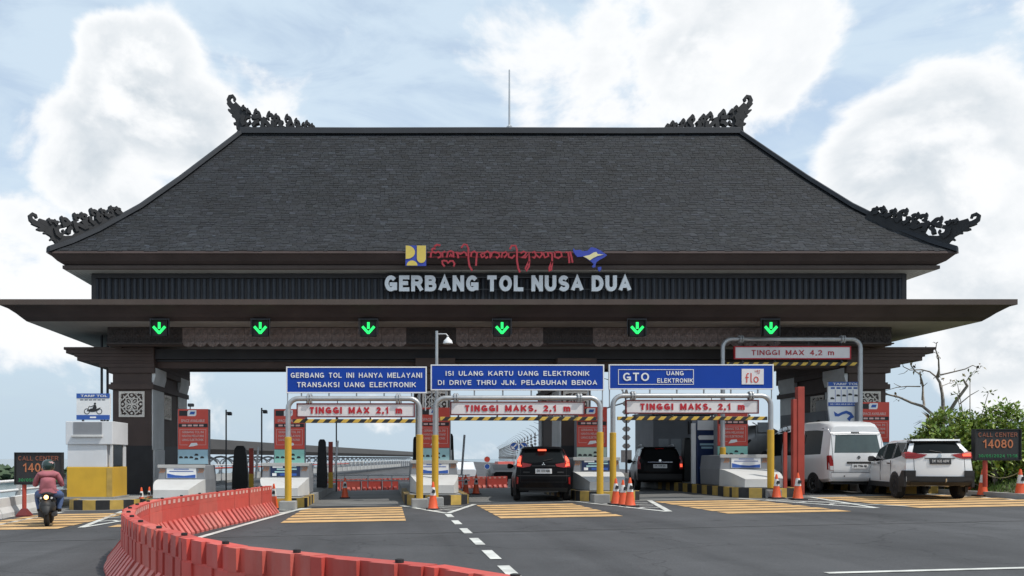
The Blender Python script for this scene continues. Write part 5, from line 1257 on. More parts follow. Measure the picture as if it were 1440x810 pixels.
# ---------------------------------------------------------------- black SUV in the GTO lane
X, D = sx(928, 31.2), 31.2
c = Car('black SUV with roof rails in the GTO lane', (X, D, gz(X)), R(-12), CARB, CARGL,
    [(0, .34, .83, .78, 1.18, .78, 1.66, .64, 1), (.5, .32, .845, .76, 1.14, .80, 1.69, .66, 1), (1.2, .3, .845, .74, 1.10, .80, 1.70, .67, 2), (1.27, .3, .845, .74, 1.10, .80, 1.70, .67, 1), (2.0, .3, .845, .74, 1.06, .80, 1.69, .67, 2), (2.07, .3, .845, .74, 1.06, .80, 1.685, .67, 1), (2.85, .3, .845, .74, 1.04, .80, 1.55, .64, 0), (3.3, .3, .84, .72, 1.03, .78, 1.10, .66, 0), (4.0, .32, .82, .70, .95, .74, 1.0, .60, 0), (4.2, .36, .76, .62, .84, .62, .9, .5, 0)],
    [.08, .0, -.02, .04, .22, .30, .32], [0, 0, 0, -.05, -.12, -.15, -.15], [.05, .08, .10, .08, .06, 0])
for sg in (1, -1):
    c.patch('tail_lamp', [(sg*x, z) for x, z in [(.83, .84), (.83, 1.12), (.78, 1.34), (.72, 1.34), (.70, 1.0), (.71, .84)]], LAMPR, off=.02)
    c.patch('brake_light', [(sg*x, z) for x, z in [(.81, .92), (.81, 1.04), (.73, 1.04), (.73, .92)]], LAMPL if sg > 0 else LAMPR, off=.03)
    mb = MB(); mb.tube([(sg*.56, .5, 1.70), (sg*.58, .6, 1.76), (sg*.59, 1.4, 1.78), (sg*.58, 2.2, 1.75), (sg*.56, 2.3, 1.69)], .022, 6); mb.build('roof_rail', RIM, c.t)
c.strip('high_brake_light', -.16, .16, 1.60, 1.64, LAMPR, off=.09, n=3); c.strip('rear_spoiler', -.58, .58, 1.645, 1.69, CARB, off=.10, thick=.15)
c.strip('chrome_garnish', -.45, .45, 1.09, 1.12, CHROME, off=.025); c.plate(-.25, .25, .88, 1.02, 'DK 1208 QC', PLATEW, INK)
c.strip('rear_bumper', -.80, .80, .40, .66, TRIM, off=.06); c.wheels((.78, 3.35), .845, .345, rim=RIM_D); c.mirrors(2.65, .80, 1.12)
mb = MB(); mb.lathe([(.045, 0), (.045, -.015)], 10, (0, c.ry(0, 1.16)-.012, 1.165), 'y'); mb.build('badge', CHROME, c.t)

# ---------------------------------------------------------------- white SUV heading into the right lane
X, D = sx(1320, 22.9), 22.9
c = Car('white SUV with black bumper turning towards the right lane', (X, D, gz(X)), R(-15), CARW, CARGL,
    [(0, .40, .82, .80, 1.30, .78, 1.68, .62, 1), (.42, .36, .845, .80, 1.22, .80, 1.70, .65, 1), (1.12, .32, .848, .76, 1.14, .81, 1.715, .66, 2), (1.20, .32, .848, .76, 1.14, .81, 1.715, .66, 1), (2.02, .32, .848, .76, 1.09, .81, 1.70, .66, 2), (2.10, .32, .848, .76, 1.09, .81, 1.695, .66, 1), (2.95, .32, .848, .76, 1.05, .80, 1.53, .63, 0), (3.4, .32, .845, .74, 1.04, .78, 1.12, .66, 0), (4.1, .34, .82, .70, .98, .74, 1.02, .60, 0), (4.42, .38, .74, .62, .84, .6, .9, .5, 0)],
    [.06, -.02, -.02, .05, .30, .38, .40], [0, 0, 0, -.05, -.15, -.2, -.2], [.06, .10, .11, .09, .06, 0])
for sg in (1, -1):
    c.patch('tail_lamp', [(sg*x, z) for x, z in [(.82, 1.16), (.82, 1.30), (.74, 1.36), (.55, 1.30), (.30, 1.27), (.42, 1.19), (.58, 1.15)]], LAMPR, off=.02)
    c.patch('brake_light', [(sg*x, z) for x, z in [(.79, 1.22), (.79, 1.31), (.58, 1.28), (.58, 1.22)]], LAMPL if sg > 0 else LAMPR, off=.03)
    mb = MB(); mb.prism([(.06, 1.17), (.30, 1.24), (.34, 1.32), (.10, 1.34), (.05, 1.28)], sg*.785, sg*.822, 'x'); mb.build('lamp_wrap', LAMPR, c.t)
    mb = MB(); mb.prism([(-.02, .36), (.46, .36), (.44, .60), (.16, .82), (-.02, .82)], sg*.80, sg*.868, 'x'); mb.build('bumper_corner', TRIM, c.t)
    mb = MB(); mb.box(min(sg*.80, sg*.862), max(sg*.80, sg*.862), .9, 3.3, .31, .46); mb.build('side_sill', TRIM, c.t)
    for y in (1.30, 2.24):
        mb = MB(); mb.box(min(sg*.835, sg*.868), max(sg*.835, sg*.868), y, y+.16, 1.0, 1.035); mb.build('door_handle', TRIM, c.t)
        mb = MB(); mb.box(min(sg*.838, sg*.851), max(sg*.838, sg*.851), y-.11, y-.10, .5, 1.1); mb.build('door_gap', TRIM, c.t)
c.strip('rear_bumper', -.80, .80, .41, .66, TRIM, off=.04); c.strip('bumper_shoulder', -.84, -.60, .655, .82, TRIM, off=.045, n=4); c.strip('bumper_shoulder', .60, .84, .655, .82, TRIM, off=.045, n=4)
c.strip('rear_bumper_skirt', -.72, .72, .40, .50, TRIM, off=.07); c.strip('rear_spoiler', -.60, .60, 1.655, 1.70, CARW, off=.16, thick=.22)
c.plate(-.25, .27, 1.00, 1.15, 'DK 1635 ABW', INK, PLATEW)
for q in (-.62, .62): c.strip('tailgate_gap', q-.005, q+.005, .66, 1.16, TRIM, off=.004, n=1)
c.strip('plate_recess', -.36, .38, 1.155, 1.175, TRIM, off=.02)
c.strip('window_surround', -.66, .66, 1.60, 1.655, TRIM, off=.02); c.wheels((.82, 3.55), .848, .355, rim=RIM_D, arch=1.25); c.mirrors(2.75, .80, 1.15)
mb = MB(); mb.lathe([(.05, 0), (.05, -.012)], 12, (0, c.ry(0, 1.23)-.01, 1.23), 'y'); mb.build('badge', CHROME, c.t)
mb = MB(); mb.tube([(.06, c.ry(0, 1.33)-.03, 1.32), (-.22, c.ry(-.2, 1.40)-.025, 1.38)], .016, 6); mb.build('wiper', TRIM, c.t)
mb = MB(); mb.tube([(.10, c.ry(.1, .5)-.06, .50), (.10, c.ry(.1, .5)-.13, .52), (.10, c.ry(.1, .5)-.14, .60)], .022, 6); mb.build('tow_hook', CHROME, c.t)

# ---------------------------------------------------------------- white high-roof van
X, D = sx(1206, 26.3), 26.3
c = Car('white high-roof van waiting under the tall gantry', (X, D, gz(X)), 0, CARW, CARGL2,
    [(0, .42, .92, .86, 1.34, .90, 2.02, .80, 0), (.28, .40, .94, .84, 1.30, .915, 2.20, .80, 0), (.50, .38, .94, .84, 1.28, .915, 2.26, .80, 1), (1.75, .36, .94, .84, 1.25, .915, 2.28, .80, 0), (1.85, .36, .94, .84, 1.25, .915, 2.28, .80, 1), (3.10, .36, .94, .84, 1.24, .915, 2.27, .80, 0), (3.2, .36, .94, .84, 1.24, .91, 2.26, .79, 1), (4.2, .36, .94, .82, 1.20, .90, 2.12, .74, 0), (4.9, .38, .92, .78, 1.10, .86, 1.45, .72, 0), (5.3, .42, .84, .70, .95, .72, 1.05, .6, 0)],
    [.06, .0, -.02, .02, .10, .20, .24], [0, 0, 0, -.05, -.1, -.1, -.1], [.05, .07, .08, .07, .05, 0])
c.strip('roof_cap', -.74, .74, 1.93, 2.06, CARW, off=.02)
mb = MB(); mb.loft([[(-h_, y, z0), (h_, y, z0), (h_*.92, y, z1-.06), (h_*.74, y, z1), (-h_*.74, y, z1), (-h_*.92, y, z1-.06)] for y, h_, z0, z1 in ((.16, .80, 2.0, 2.20), (.34, .82, 2.05, 2.33), (.9, .83, 2.1, 2.40), (2.6, .83, 2.1, 2.40), (3.7, .78, 2.05, 2.30), (4.2, .7, 2.0, 2.13))]); mb.build('high_roof', CARW, c.t, smooth=50)
for sg in (1, -1):
    c.patch('tail_lamp', [(sg*x, z) for x, z in [(.915, .78), (.915, 1.26), (.845, 1.26), (.80, 1.02), (.80, .78)]], LAMPR, off=.02)
    c.patch('reverse_lamp', [(sg*x, z) for x, z in [(.905, .79), (.905, .92), (.81, .92), (.81, .79)]], LAMPC, off=.027)
    mb = MB(); mb.prism([(.02, .80), (.10, .80), (.12, 1.24), (.06, 1.26)], sg*.90, sg*.935, 'x'); mb.build('lamp_wrap', LAMPR, c.t)
    for y in (1.8, 3.15):
        mb = MB(); mb.box(min(sg*.93, sg*.944), max(sg*.93, sg*.944), y, y+.012, .5, 2.0); mb.build('door_gap', TRIM, c.t)
for q in (-.80, .80): c.strip('tailgate_gap', q-.005, q+.005, .72, 1.95, TRIM, off=.004, n=1)
c.strip('tailgate_gap', -.80, .80, 1.955, 1.967, TRIM, off=.026)
c.strip('tailgate_handle', -.38, .38, 1.00, 1.06, TRIM, off=.03); c.plate(-.24, .27, .84, .98, 'DK 7206 AB', PLATEW, INK)
c.strip('high_brake_light', -.13, .13, 1.985, 2.02, TRIM, off=.045, n=3); c.strip('rear_bumper', -.88, .88, .43, .70, CARW, off=.07)
c.strip('under_bumper', -.80, .80, .33, .44, TRIM, off=.04); c.strip('bumper_crease', -.86, .86, .695, .715, TRIM, off=.05)
c.wheels((.95, 3.95), .94, .335, rim=RIM, arch=1.14, archm=TRIM); c.mirrors(4.25, .92, 1.35)
for sg in (-.5, .45): mb = MB(); mb.lathe([(.02, 0), (.02, -.02)], 8, (sg, c.ry(sg, .62)-.07, .60), 'y'); mb.build('parking_sensor', TRIM, c.t)
mb = MB(); mb.lathe([(.05, 0), (.05, -.01)], 12, (0, c.ry(0, 1.2)-.008, 1.2), 'y'); mb.build('badge', RIM, c.t)

# ---------------------------------------------------------------- tanker lorry ahead of the van
t = thing('tanker_truck', 'grey tanker lorry ahead of the white van', 'truck', (14.9, 32.5, gz(14.6)))
mb = MB(); prof = []
rings = []
for y, k in ((0, .45), (.06, .80), (.25, .96), (.5, 1), (5.2, 1), (5.4, .9), (5.5, .5)):
    rings.append([(1.12*k*math.cos(2*math.pi*j/24), y, 1.72+.80*k*math.sin(2*math.pi*j/24)) for j in range(24)])
mb.loft(rings); mb.build('tank', TANK, t, smooth=45)
mb = MB(); mb.box(-.45, .45, .2, 7.0, .66, .92); mb.build('chassis', STEEL_D, t)
mb = MB(); mb.box(-1.1, 1.1, -.18, -.02, .55, .72); mb.build('rear_bumper', REDPOST, t)
mb = MB(); mb.box(-1.15, 1.15, .0, .5, .72, 1.02); mb.build('rear_box', STEEL_D, t)
for sg in (1, -1):
    mb = MB(); mb.box(sg*.86-.12, sg*.86+.12, -.2, -.18, .76, .88); mb.build('tail_lamp', LAMPR, t)
    mb = MB(); mb.tube([(sg*1.0, .2, 2.15), (sg*1.0, 5.2, 2.15)], .03, 6); mb.build('tank_rail', STEEL, t)
    mb = MB(); mb.box(min(sg*.75, sg*1.12), max(sg*.75, sg*1.12), .7, 3.2, 1.02, 1.06); mb.build('mudguard', TRIM, t)
    for y in (1.2, 2.5, 6.4): wheel(t, sg*.98, y, .5, .28, RIM, 6)
mb = MB(); mb.box(-1.1, 1.1, 5.8, 7.4, .6, 2.5); mb.build('cab', mat('truck_cab', (.5, .5, .5), .4), t, bevel=.06)
mb = MB(); mb.tube([(-.5, -.04, 1.9), (-.75, -.12, 1.7), (-.8, -.1, 1.2), (-.4, -.12, .95)], .05, 8); mb.build('hose', RUBBER, t, smooth=50)
mb = MB(); mb.box(-.2, .2, -.06, 0, 2.2, 2.6); mb.tube([(-.6, .1, 1.2), (-.6, -.05, 2.5), (-.6, .3, 2.6)], .025, 6); mb.tube([(-.25, .1, 1.2), (-.25, -.05, 2.5), (-.25, .3, 2.6)], .025, 6); mb.build('ladder', STEEL, t)

# ---------------------------------------------------------------- scooter and rider
SX_, SD = sx(66, 19.1), 19.1; HEAD = R(18)
t = thing('motor_scooter', 'black scooter with lit tail lamp on the yellow rumble strips', 'scooter', (SX_, SD, gz(SX_)), HEAD)
for y, nm in ((.0, 'rear_wheel'), (1.25, 'front_wheel')):
    mb = MB(); mb.lathe([(.15, -.05), (.24, -.06), (.285, -.03), (.285, .03), (.24, .06), (.15, .05)], 22, (0, y, .285), 'x'); wh = mb.build(nm, TYRE, t, smooth=40)
    mb = MB(); mb.lathe([(.16, -.045), (.16, .045), (.05, .05), (.05, -.05)], 16, (0, y, .285), 'x'); mb.build('rim', RIM_D, wh)
def lf(name, secs, m, **k):
    mb = MB(); mb.loft([[(a*math.cos(2*math.pi*j/12), y, z+b*math.sin(2*math.pi*j/12)) for j in range(12)] for y, z, a, b in secs]); return mb.build(name, m, t, smooth=60)
lf('tail_body', [(-.22, .70, .08, .06), (-.14, .68, .15, .12), (.1, .64, .19, .17), (.4, .60, .20, .18), (.62, .5, .15, .16), (.8, .36, .14, .08)], CARB)
lf('rear_cowl', [(-.30, .47, .07, .09), (-.22, .48, .15, .17), (.0, .50, .19, .2), (.3, .45, .2, .18), (.5, .4, .14, .1)], TRIM)
lf('seat', [(-.10, .79, .06, .03), (.0, .79, .13, .05), (.3, .775, .15, .055), (.6, .755, .12, .055), (.7, .74, .06, .03)], RUBBER)
lf('rear_fender', [(-.36, .34, .06, .04), (-.30, .44, .11, .08), (-.15, .54, .13, .09), (.05, .60, .13, .08)], TRIM)
lf('exhaust', [(-.22, .30, .05, .05), (-.18, .30, .065, .065), (.3, .28, .06, .06), (.5, .25, .03, .03)], STEEL_D).location.x = .17
mb = MB(); mb.lathe([(.09, 0), (.10, .05), (.08, .10)], 12, (-.14, .05, .30), 'x'); mb.box(-.20, -.08, -.05, .5, .22, .36); mb.build('engine_case', STEEL_D, t)
mb = MB(); mb.lathe([(.055, 0), (.05, -.04), (.025, -.05)], 12, (0, -.21, .72), 'y'); mb.build('tail_lamp', LAMPO, t)
for sg in (1, -1):
    mb = MB(); mb.lathe([(.03, 0), (.025, -.04)], 8, (sg*.12, -.17, .70), 'y'); mb.build('indicator', LAMPC, t)
    mb = MB(); mb.tube([(sg*.22, 1.0, 1.02), (sg*.30, .98, 1.18)], .008, 6); mb.lathe([(.06, -.01), (.06, .01)], 12, (sg*.32, .96, 1.22), 'y'); mb.build('mirror', TRIM, t)
mb = MB(); mb.box(-.11, .11, -.365, -.355, .40, .54); pl = mb.build('number_plate', INK, t, rot=(R(-12), 0, 0)); pl.location = (0, .03, .06)
lf('leg_shield', [(.95, .35, .2, .06), (1.0, .6, .22, .25), (1.05, .85, .16, .15), (1.05, 1.0, .1, .06)], CARB)
mb = MB(); mb.box(-.16, .16, .55, 1.0, .28, .34); mb.build('footboard', TRIM, t, bevel=.02)
mb = MB(); mb.tube([(-.34, .92, 1.0), (-.15, 1.02, 1.02), (.15, 1.02, 1.02), (.34, .92, 1.0)], .02, 8); mb.tube([(0, 1.03, 1.0), (0, 1.25, .3)], .03, 8); mb.build('handlebar', TRIM, t)
# rider: one continuous body grown over a jointed skeleton
def rider():
    J = {'pelvis': (0, .28, .88, .20), 'waist': (0, .28, 1.02, .185), 'chest': (0, .32, 1.17, .205), 'collar': (0, .375, 1.31, .135), 'neck': (0, .41, 1.38, .06), 'head': (0, .43, 1.47, .085), 'crown': (0, .435, 1.55, .07)}
    E = [('pelvis', 'waist'), ('waist', 'chest'), ('chest', 'collar'), ('collar', 'neck'), ('neck', 'head'), ('head', 'crown')]
    for s_, n in ((-1, 'l'), (1, 'r')):
        J.update({n+'sh': (s_*.20, .38, 1.25, .088), n+'ua': (s_*.275, .40, 1.13, .078), n+'el': (s_*.315, .46, 1.00, .064), n+'fa': (s_*.30, .68, 1.0, .045), n+'wr': (s_*.30, .84, 1.01, .034), n+'ha': (s_*.30, .92, 1.015, .036), n+'fg': (s_*.27, .965, 1.0, .026),
                  n+'hip': (s_*.115, .32, .80, .12), n+'th': (s_*.215, .50, .78, .12), n+'kn': (s_*.275, .74, .72, .088), n+'sh2': (s_*.255, .70, .55, .08), n+'an': (s_*.235, .66, .41, .06), n+'hl': (s_*.235, .64, .345, .055), n+'to': (s_*.245, .84, .345, .045)})
        E += [('collar', n+'sh'), (n+'sh', n+'ua'), (n+'ua', n+'el'), (n+'el', n+'fa'), (n+'fa', n+'wr'), (n+'wr', n+'ha'), (n+'ha', n+'fg'), ('pelvis', n+'hip'), (n+'hip', n+'th'), (n+'th', n+'kn'), (n+'kn', n+'sh2'), (n+'sh2', n+'an'), (n+'an', n+'hl'), (n+'hl', n+'to')]
    names = list(J); me = bpy.data.meshes.new('body'); me.from_pydata([J[n][:3] for n in names], [(names.index(a), names.index(b)) for a, b in E], [])
    o = bpy.data.objects.new('body', me); C.objects.link(o); o.modifiers.new('skin', 'SKIN'); sub = o.modifiers.new('sub', 'SUBSURF'); sub.levels = 2; sub.render_levels = 2
    for i, n in enumerate(names):
        r = J[n][3]; sv = me.skin_vertices[0].data[i]; sv.radius = (r, r); sv.use_root = (n == 'pelvis')
    dg = bpy.context.evaluated_depsgraph_get(); dg.update(); m2 = bpy.data.meshes.new_from_object(o.evaluated_get(dg)); bpy.data.objects.remove(o)
    m2.materials.clear()
    for m_ in (JACKET, JEANS, SKIN, RUBBER): m2.materials.append(m_)
    for p in m2.polygons:
        x, y, z = p.center
        if z > 1.365: mi = 2
        elif y > .85 and z > .9: mi = 3
        elif z < .385: mi = 3
        elif z < .86 or (z < .90 and y > .42 and abs(x) < .27): mi = 1
        else: mi = 0
        p.material_index = mi
    m2.shade_smooth(); m2.name = 'body'; return m2
SCO = t; SCO.scale = (.95,)*3
t = thing('person', 'rider in dusty pink jacket, blue jeans and dark green helmet on the scooter', 'person', (SX_, SD, gz(SX_)), HEAD)
t.scale = (.95,)*3
bo = obj('body', rider(), t)
mb = MB(); prof = [(.128, -.10), (.148, -.05), (.155, .02), (.145, .08), (.11, .13), (.05, .158), (.0, .162)]
mb.lathe(prof, 20, (0, .43, 1.48)); hm = mb.build('helmet', HELMET, t, smooth=60)
mb = MB(); mb.prism([(-.12, 1.50), (.12, 1.50), (.10, 1.56), (-.10, 1.56)], .55, .62); mb.build('visor', CARGL, hm)
mb = MB(); mb.ribbon([(.02, 1.56), (.09, 1.575), (.12, 1.54)], .04, .296, .325); mb.build('helmet_decal', PINKW, hm)
mb = MB(); mb.loft([[(.19*k*math.cos(2*math.pi*j/18), .30+.165*k*math.sin(2*math.pi*j/18), z) for j in range(18)] for z, k in ((.80, 1.14), (.84, 1.13), (.92, 1.03))], caps=False); mb.build('jacket_hem', JACKET, t, smooth=60)

# ================================================================== beyond the gate
def cw(d): return .00045*(d-60)**1.62 if d > 60 else 0
# covered motorcycle lane: hoops under a dark roof band
t = thing('hooped_canopy', 'long covered lane with white hoops and dark roof band beyond the gate', 'canopy', (0, 0, 0))
def hx(d): return -12.6 + (d-60)*.149
ds = [46+3.0*k for k in range(44)]
hm_ = MB(); hm_.tube([(-1.0, 0, 0), (-1.0, 0, .75)] + [(-1.0*math.cos(math.pi*k/10), 0, .75+.95*math.sin(math.pi*k/10)) for k in range(1, 10)] + [(1.0, 0, .75), (1.0, 0, 0)], .075, 6); hmm = hm_.mesh('hoop', HOOPM)
hm2 = MB(); hm2.tube([(.62*math.cos(2*math.pi*k/14), 0, .95+.62*math.sin(2*math.pi*k/14)) for k in range(15)], .04, 6); hmm2 = hm2.mesh('ring', HOOPM)
for k, d in enumerate(ds):
    obj('hoop', hmm, t, (hx(d), d, -.15))
    if d < 100: obj('ring', hmm2, t, (hx(d)+.2, d+1.4, -.15))
mb = MB(); rings = []
for d in [44+6*k for k in range(26)]:
    x = hx(d); rings.append([(x-1.1, d, 1.72), (x+1.25, d, 1.70), (x+1.35, d, 2.05), (x+.55, d, 2.78), (x-.9, d, 2.80)])
mb.loft(rings); mb.build('roof_band', CANOPY, t)
pn = MB(); pn.box(-.02, .02, 0, 2.8, 0, .5); pnm = pn.mesh('side_panel', CONC_L)
for d in ds[:36]: obj('side_panel', pnm, t, (hx(d)+1.12, d+.1, -.15), (0, 0, R(-8.4)))
mb = MB(); mb.tube([(hx(d)+1.3, d, .95) for d in ds], .05, 6); mb.build('rail', HOOPM, t)
mb = MB(); mb.tube([(hx(d)+1.3, d, .75) for d in ds[:20]], .06, 6); mb.build('red_rail', REDPOST, t)
t = thing('pipe_railing', 'white pipe railing across the far end of the closed lanes', 'railing', (0, 0, 0))
for zz in (.35, .62):
    mb = MB(); mb.tube([(-4.5, 39.5, zz), (4.0, 39.8, zz)], .03, 6); mb.build('rail', SIGNW, t)
for k in range(8):
    mb = MB(); mb.tube([(-4.4+k*1.15, 39.5+.04*k, 0), (-4.4+k*1.15, 39.5+.04*k, .64)], .03, 6); mb.build('rail_post', SIGNW, t)
# ceremonial poles along the right of the carriageway
def penjor(label, x, d, s_=1.0):
    t = thing('decorated_pole', label, 'festive pole', (x, d, gz(10)), 0, 'decorated poles along the causeway')
    pts = [(0, 0, 0), (0, 0, 4.2), (-.05, 0, 5.0), (-.35, 0, 5.6), (-.9, 0, 6.0), (-1.6, 0, 6.2)]
    mb = MB(); mb.tube(pts, [.07, .055, .05, .04, .03, .012], 6); mb.build('pole', STEEL_D, t)
    mb = MB()
    for k in range(6):
        z = 4.6-k*.52; r = .26
        mb.prism([(-r, z), (-r*.5, z+.15), (r*.5, z+.15), (r, z), (r*.5, z-.15), (-r*.5, z-.15)], -.03, .03)
    mb.prism([(-.32, 1.0), (.32, 1.0), (.32, 1.75), (-.32, 1.75)], -.03, .03); mb.prism([(-.1, 4.9), (.1, 4.9), (.14, 5.15), (0, 5.6), (-.14, 5.15)], -.03, .03)
    mb.build('hanging_ornament', mat('pole_ornament', (.18, .17, .17), .7) if 'pole_ornament' not in MATS else MATS['pole_ornament'], t)
    return t
p0 = None
for k in range(34):
    d = 50+10.5*k; x = 14.6+(d-50)*.114
    lab = 'decorated festive pole seen left of the black SUV' if k == 0 else 'decorated festive pole along the causeway, %s in the row from the gate' % ORD[k]
    if p0 is None: p0 = penjor(lab, x, d)
    else:
        o = copy_tree(p0); o.location = (x, d, gz(10)); tag(o, lab, 'festive pole', 'decorated poles along the causeway')
mb = MB(); mb.tube([(14.6+(d-50)*.114, d, 4.9+.15*math.sin(d)) for d in [50+7*k for k in range(50)]], .05, 5)
tag(mb.build('garland', STEEL_D), 'garland strung along the tops of the festive poles', 'garland')
# round traffic signs
def round_sign(label, u, v, d, r, m, arrow=None, post=True):
    x, z = sx(u, d), sz(v, d); t = thing('round_sign', label, 'traffic sign', (x, d, 0))
    mb = MB(); mb.lathe([(r, 0), (r, -.02), (r*.98, -.025)], 20, (0, 0, z), 'y'); mb.build('disc', m, t)
    mb = MB(); mb.ribbon([(r*.94*math.cos(2*math.pi*k/20), z+r*.94*math.sin(2*math.pi*k/20)) for k in range(21)], r*.12, -.030, -.0262); mb.build('rim', SIGNW, t)
    if arrow:
        mb = MB(); a = arrow; mb.ribbon([(-a*r*.5, z+r*.5), (a*r*.35, z-r*.35)], r*.26, -.034, -.029); mb.ribbon([(a*r*.5, z+r*.15), (a*r*.48, z-r*.48), (-a*r*.15, z-r*.5)], r*.22, -.036, -.0345); mb.build('arrow', SIGNW, t)
    if post: mb = MB(); mb.tube([(0, .04, 0), (0, .04, z)], .03, 6); mb.build('post', STEEL, t)
round_sign('round blue sign with arrow down left, left one of a pair', 723, 628, 45, .25, BLUE_L, -1)
round_sign('round blue sign with arrow down right, right one of a pair', 736, 628, 45.1, .25, BLUE_L, 1)
round_sign('round red and white sign on the causeway left of the blue pair', 685, 646, 52, .20, REDT)
round_sign('small round blue sign below the red and white one', 685, 656, 51.9, .18, BLUE_L, None, False)
# far traffic and lane blocks
def far_car(label, x, d, m, h=1.45, rz=math.pi):
    t = thing('car', label, 'car', (x, d, gz(x)-drop(d)), rz, 'cars far beyond the gate')
    mb = MB(); mb.loft([[(-.8*k, y, .3), (.8*k, y, .3), (.85*k, y, .75), (.70*k, y, z), (-.70*k, y, z), (-.85*k, y, .75)] for y, z, k in ((0, .85, .92), (.3, .95, 1), (.9, h, 1), (2.4, h, 1), (3.2, .98, 1), (3.9, .85, .92))]); mb.build('body', m, t, smooth=40)
    mb = MB(); mb.box(-.6, .6, .52, .58, 1.0, h-.1); mb.build('window', CARGL, t, rot=(R(-20), 0, 0))
    for sg in (1, -1):
        for y in (.7, 3.1): mb = MB(); mb.lathe([(.3, -.1), (.3, .1)], 14, (sg*.75, y, .3), 'x'); mb.build('wheel', TYRE, t)
far_car('small red car far beyond the middle lane', sx(707, 62), 62, REDPOST); far_car('small dark car far beyond the middle lane', sx(700, 55), 55, CARB, 1.3); far_car('small white car far beyond the third totem', sx(650, 70), 70, CARW)
t = thing('concrete_block', 'grey concrete block wall beyond the GTO lane', 'block', (sx(876, 43), 43, gz(12)-.36))
for k in range(3): mb = MB(); mb.prism([(-.3, 0), (.3, 0), (.15, .35), (.1, .8), (-.1, .8), (-.15, .35)], -.95+k*1.9, .93+k*1.9, 'x'); mb.build('block', CONC, t)
# far mangrove shore across the water
def shore(name, label, x0, x1, d, h):
    mb = MB(); rnd = random.Random(8); n = 1500
    for _ in range(n):
        x = rnd.uniform(x0, x1); y = d+rnd.uniform(0, 26); hh = h*(.75+.25*math.sin(x*.09)+.12*math.sin(x*.31))*rnd.uniform(.7, 1.05); r = rnd.uniform(.7, 1.5)
        c_ = Vector((x, y, -4.6+hh*rnd.uniform(.35, 1.0)-r*.5)); vs = []
        for k in range(6): vs.append(c_+Vector((r*math.cos(k*1.047)*rnd.uniform(.7, 1.2), r*math.sin(k*1.047), -r*.35*rnd.random())))
        vs += [c_+Vector((0, 0, r*rnd.uniform(.5, .9))), c_-Vector((0, 0, r*.8))]
        mb.add(vs, [(k, (k+1) % 6, 6) for k in range(6)] + [((k+1) % 6, k, 7) for k in range(6)])
    rings = [[(x, d+4, -5), (x, d+4, -4.6+h*(.55+.15*math.sin(x*.09))), (x, d+22, -4.6+h*(.55+.15*math.sin(x*.09))), (x, d+22, -5)] for x in [x0+(x1-x0)*k/40 for k in range(41)]]
    mb.loft(rings); tag(mb.build(name, MANGROVE), label, 'shore', kind='stuff')
shore('mangrove_shore', 'dark green wooded shore across the water at the far left', -175, -52, 200, 6.4)

# ================================================================== planting at the right
def leaf_cluster(mb, c, n, spread, size, rnd, tints, g0=1.0, droop=.3):
    for _ in range(n):
        u = Vector((rnd.gauss(0, 1), rnd.gauss(0, 1), rnd.gauss(0, .8)))
        u.normalize(); base = c + u*spread*rnd.uniform(.1, 1.0)
        dr = (u + Vector((rnd.uniform(-.5, .5), rnd.uniform(-.5, .5), rnd.uniform(.0, .9)))).normalized(); s_ = size*rnd.uniform(.65, 1.25)
        side = dr.cross(Vector((rnd.uniform(-.4, .4), rnd.uniform(-.4, .4), 1))).normalized()*s_*.26; nn = side.cross(dr).normalized()
        mid = base+dr*s_*.5+nn*s_*.06; tip = base+dr*s_-Vector((0, 0, s_*droop*rnd.random()))
        mb.add([base, mid+side, tip, mid-side, mid-nn*s_*.05], [(0, 4, 1), (1, 4, 2), (2, 4, 3), (3, 4, 0)])
        g = g0*rnd.uniform(.55, 1.4); tints += [(g*rnd.uniform(.85, 1.25), g, g*rnd.uniform(.7, 1.1))]*4
def shrub(label, x, y, r, z0, h, seed, n=150):
    rnd = random.Random(seed); t = thing('hedge_shrub', label, 'shrub', (x, y, z0), 0, 'leafy shrubs of the hedge at right')
    mb = MB(); tints = []; tips = []; st_ = MB()
    for k in range(n):
        a = rnd.uniform(0, 6.28); q = math.sqrt(rnd.random()); zz = h*(1-.5*q**2.6)*(.12+.92*rnd.random()**.6)
        p = Vector((r*q*math.cos(a), r*.8*q*math.sin(a), zz)); leaf_cluster(mb, p, 22, .21, .17, rnd, tints, 1.0)
        if k % 12 == 0: st_.tube([(p.x*.2, p.y*.2, 0), (p.x*.6, p.y*.6, zz*.5), tuple(p)], [.03, .02, .01], 5)
    me = bpy.data.meshes.new('foliage'); me.from_pydata(mb.v, [], mb.f); me.materials.append(LEAF); set_tint(me, lambda p: tints[p.index]); obj('foliage', me, t); st_.build('stem', BARK, t)
shrub('leafy green shrub at the left end of the hedge, tallest leaves by the bare tree', 18.35, 26.6, 1.05, .55, 2.35, 1, 230)
shrub('small leafy shrub at the left foot of the hedge behind the white SUV', 17.95, 27.2, .8, .4, 1.9, 6, 130)
shrub('leafy green shrub directly behind the right message board', 19.7, 26.4, 1.2, .6, 2.5, 2, 280)
shrub('leafy green shrub cut by the right picture edge', 21.2, 26.2, 1.2, .6, 2.45, 3, 260)
shrub('low green shrub under the right message board', 18.75, 25.2, .9, .5, 1.5, 4, 130)
shrub('low green shrub at the right edge beside the message board', 20.3, 25.0, 1.1, .55, 1.6, 5, 160)
rnd = random.Random(21); t = thing('flowering_plant', 'low plant with red leaves at the right edge by the message board', 'plant', (19.55, 24.3, .62)); mb = MB(); tints = []
for k in range(26): leaf_cluster(mb, Vector((rnd.uniform(-.6, .5), rnd.uniform(-.3, .3), rnd.uniform(.15, .8))), 6, .12, .12, rnd, tints, 1.0)
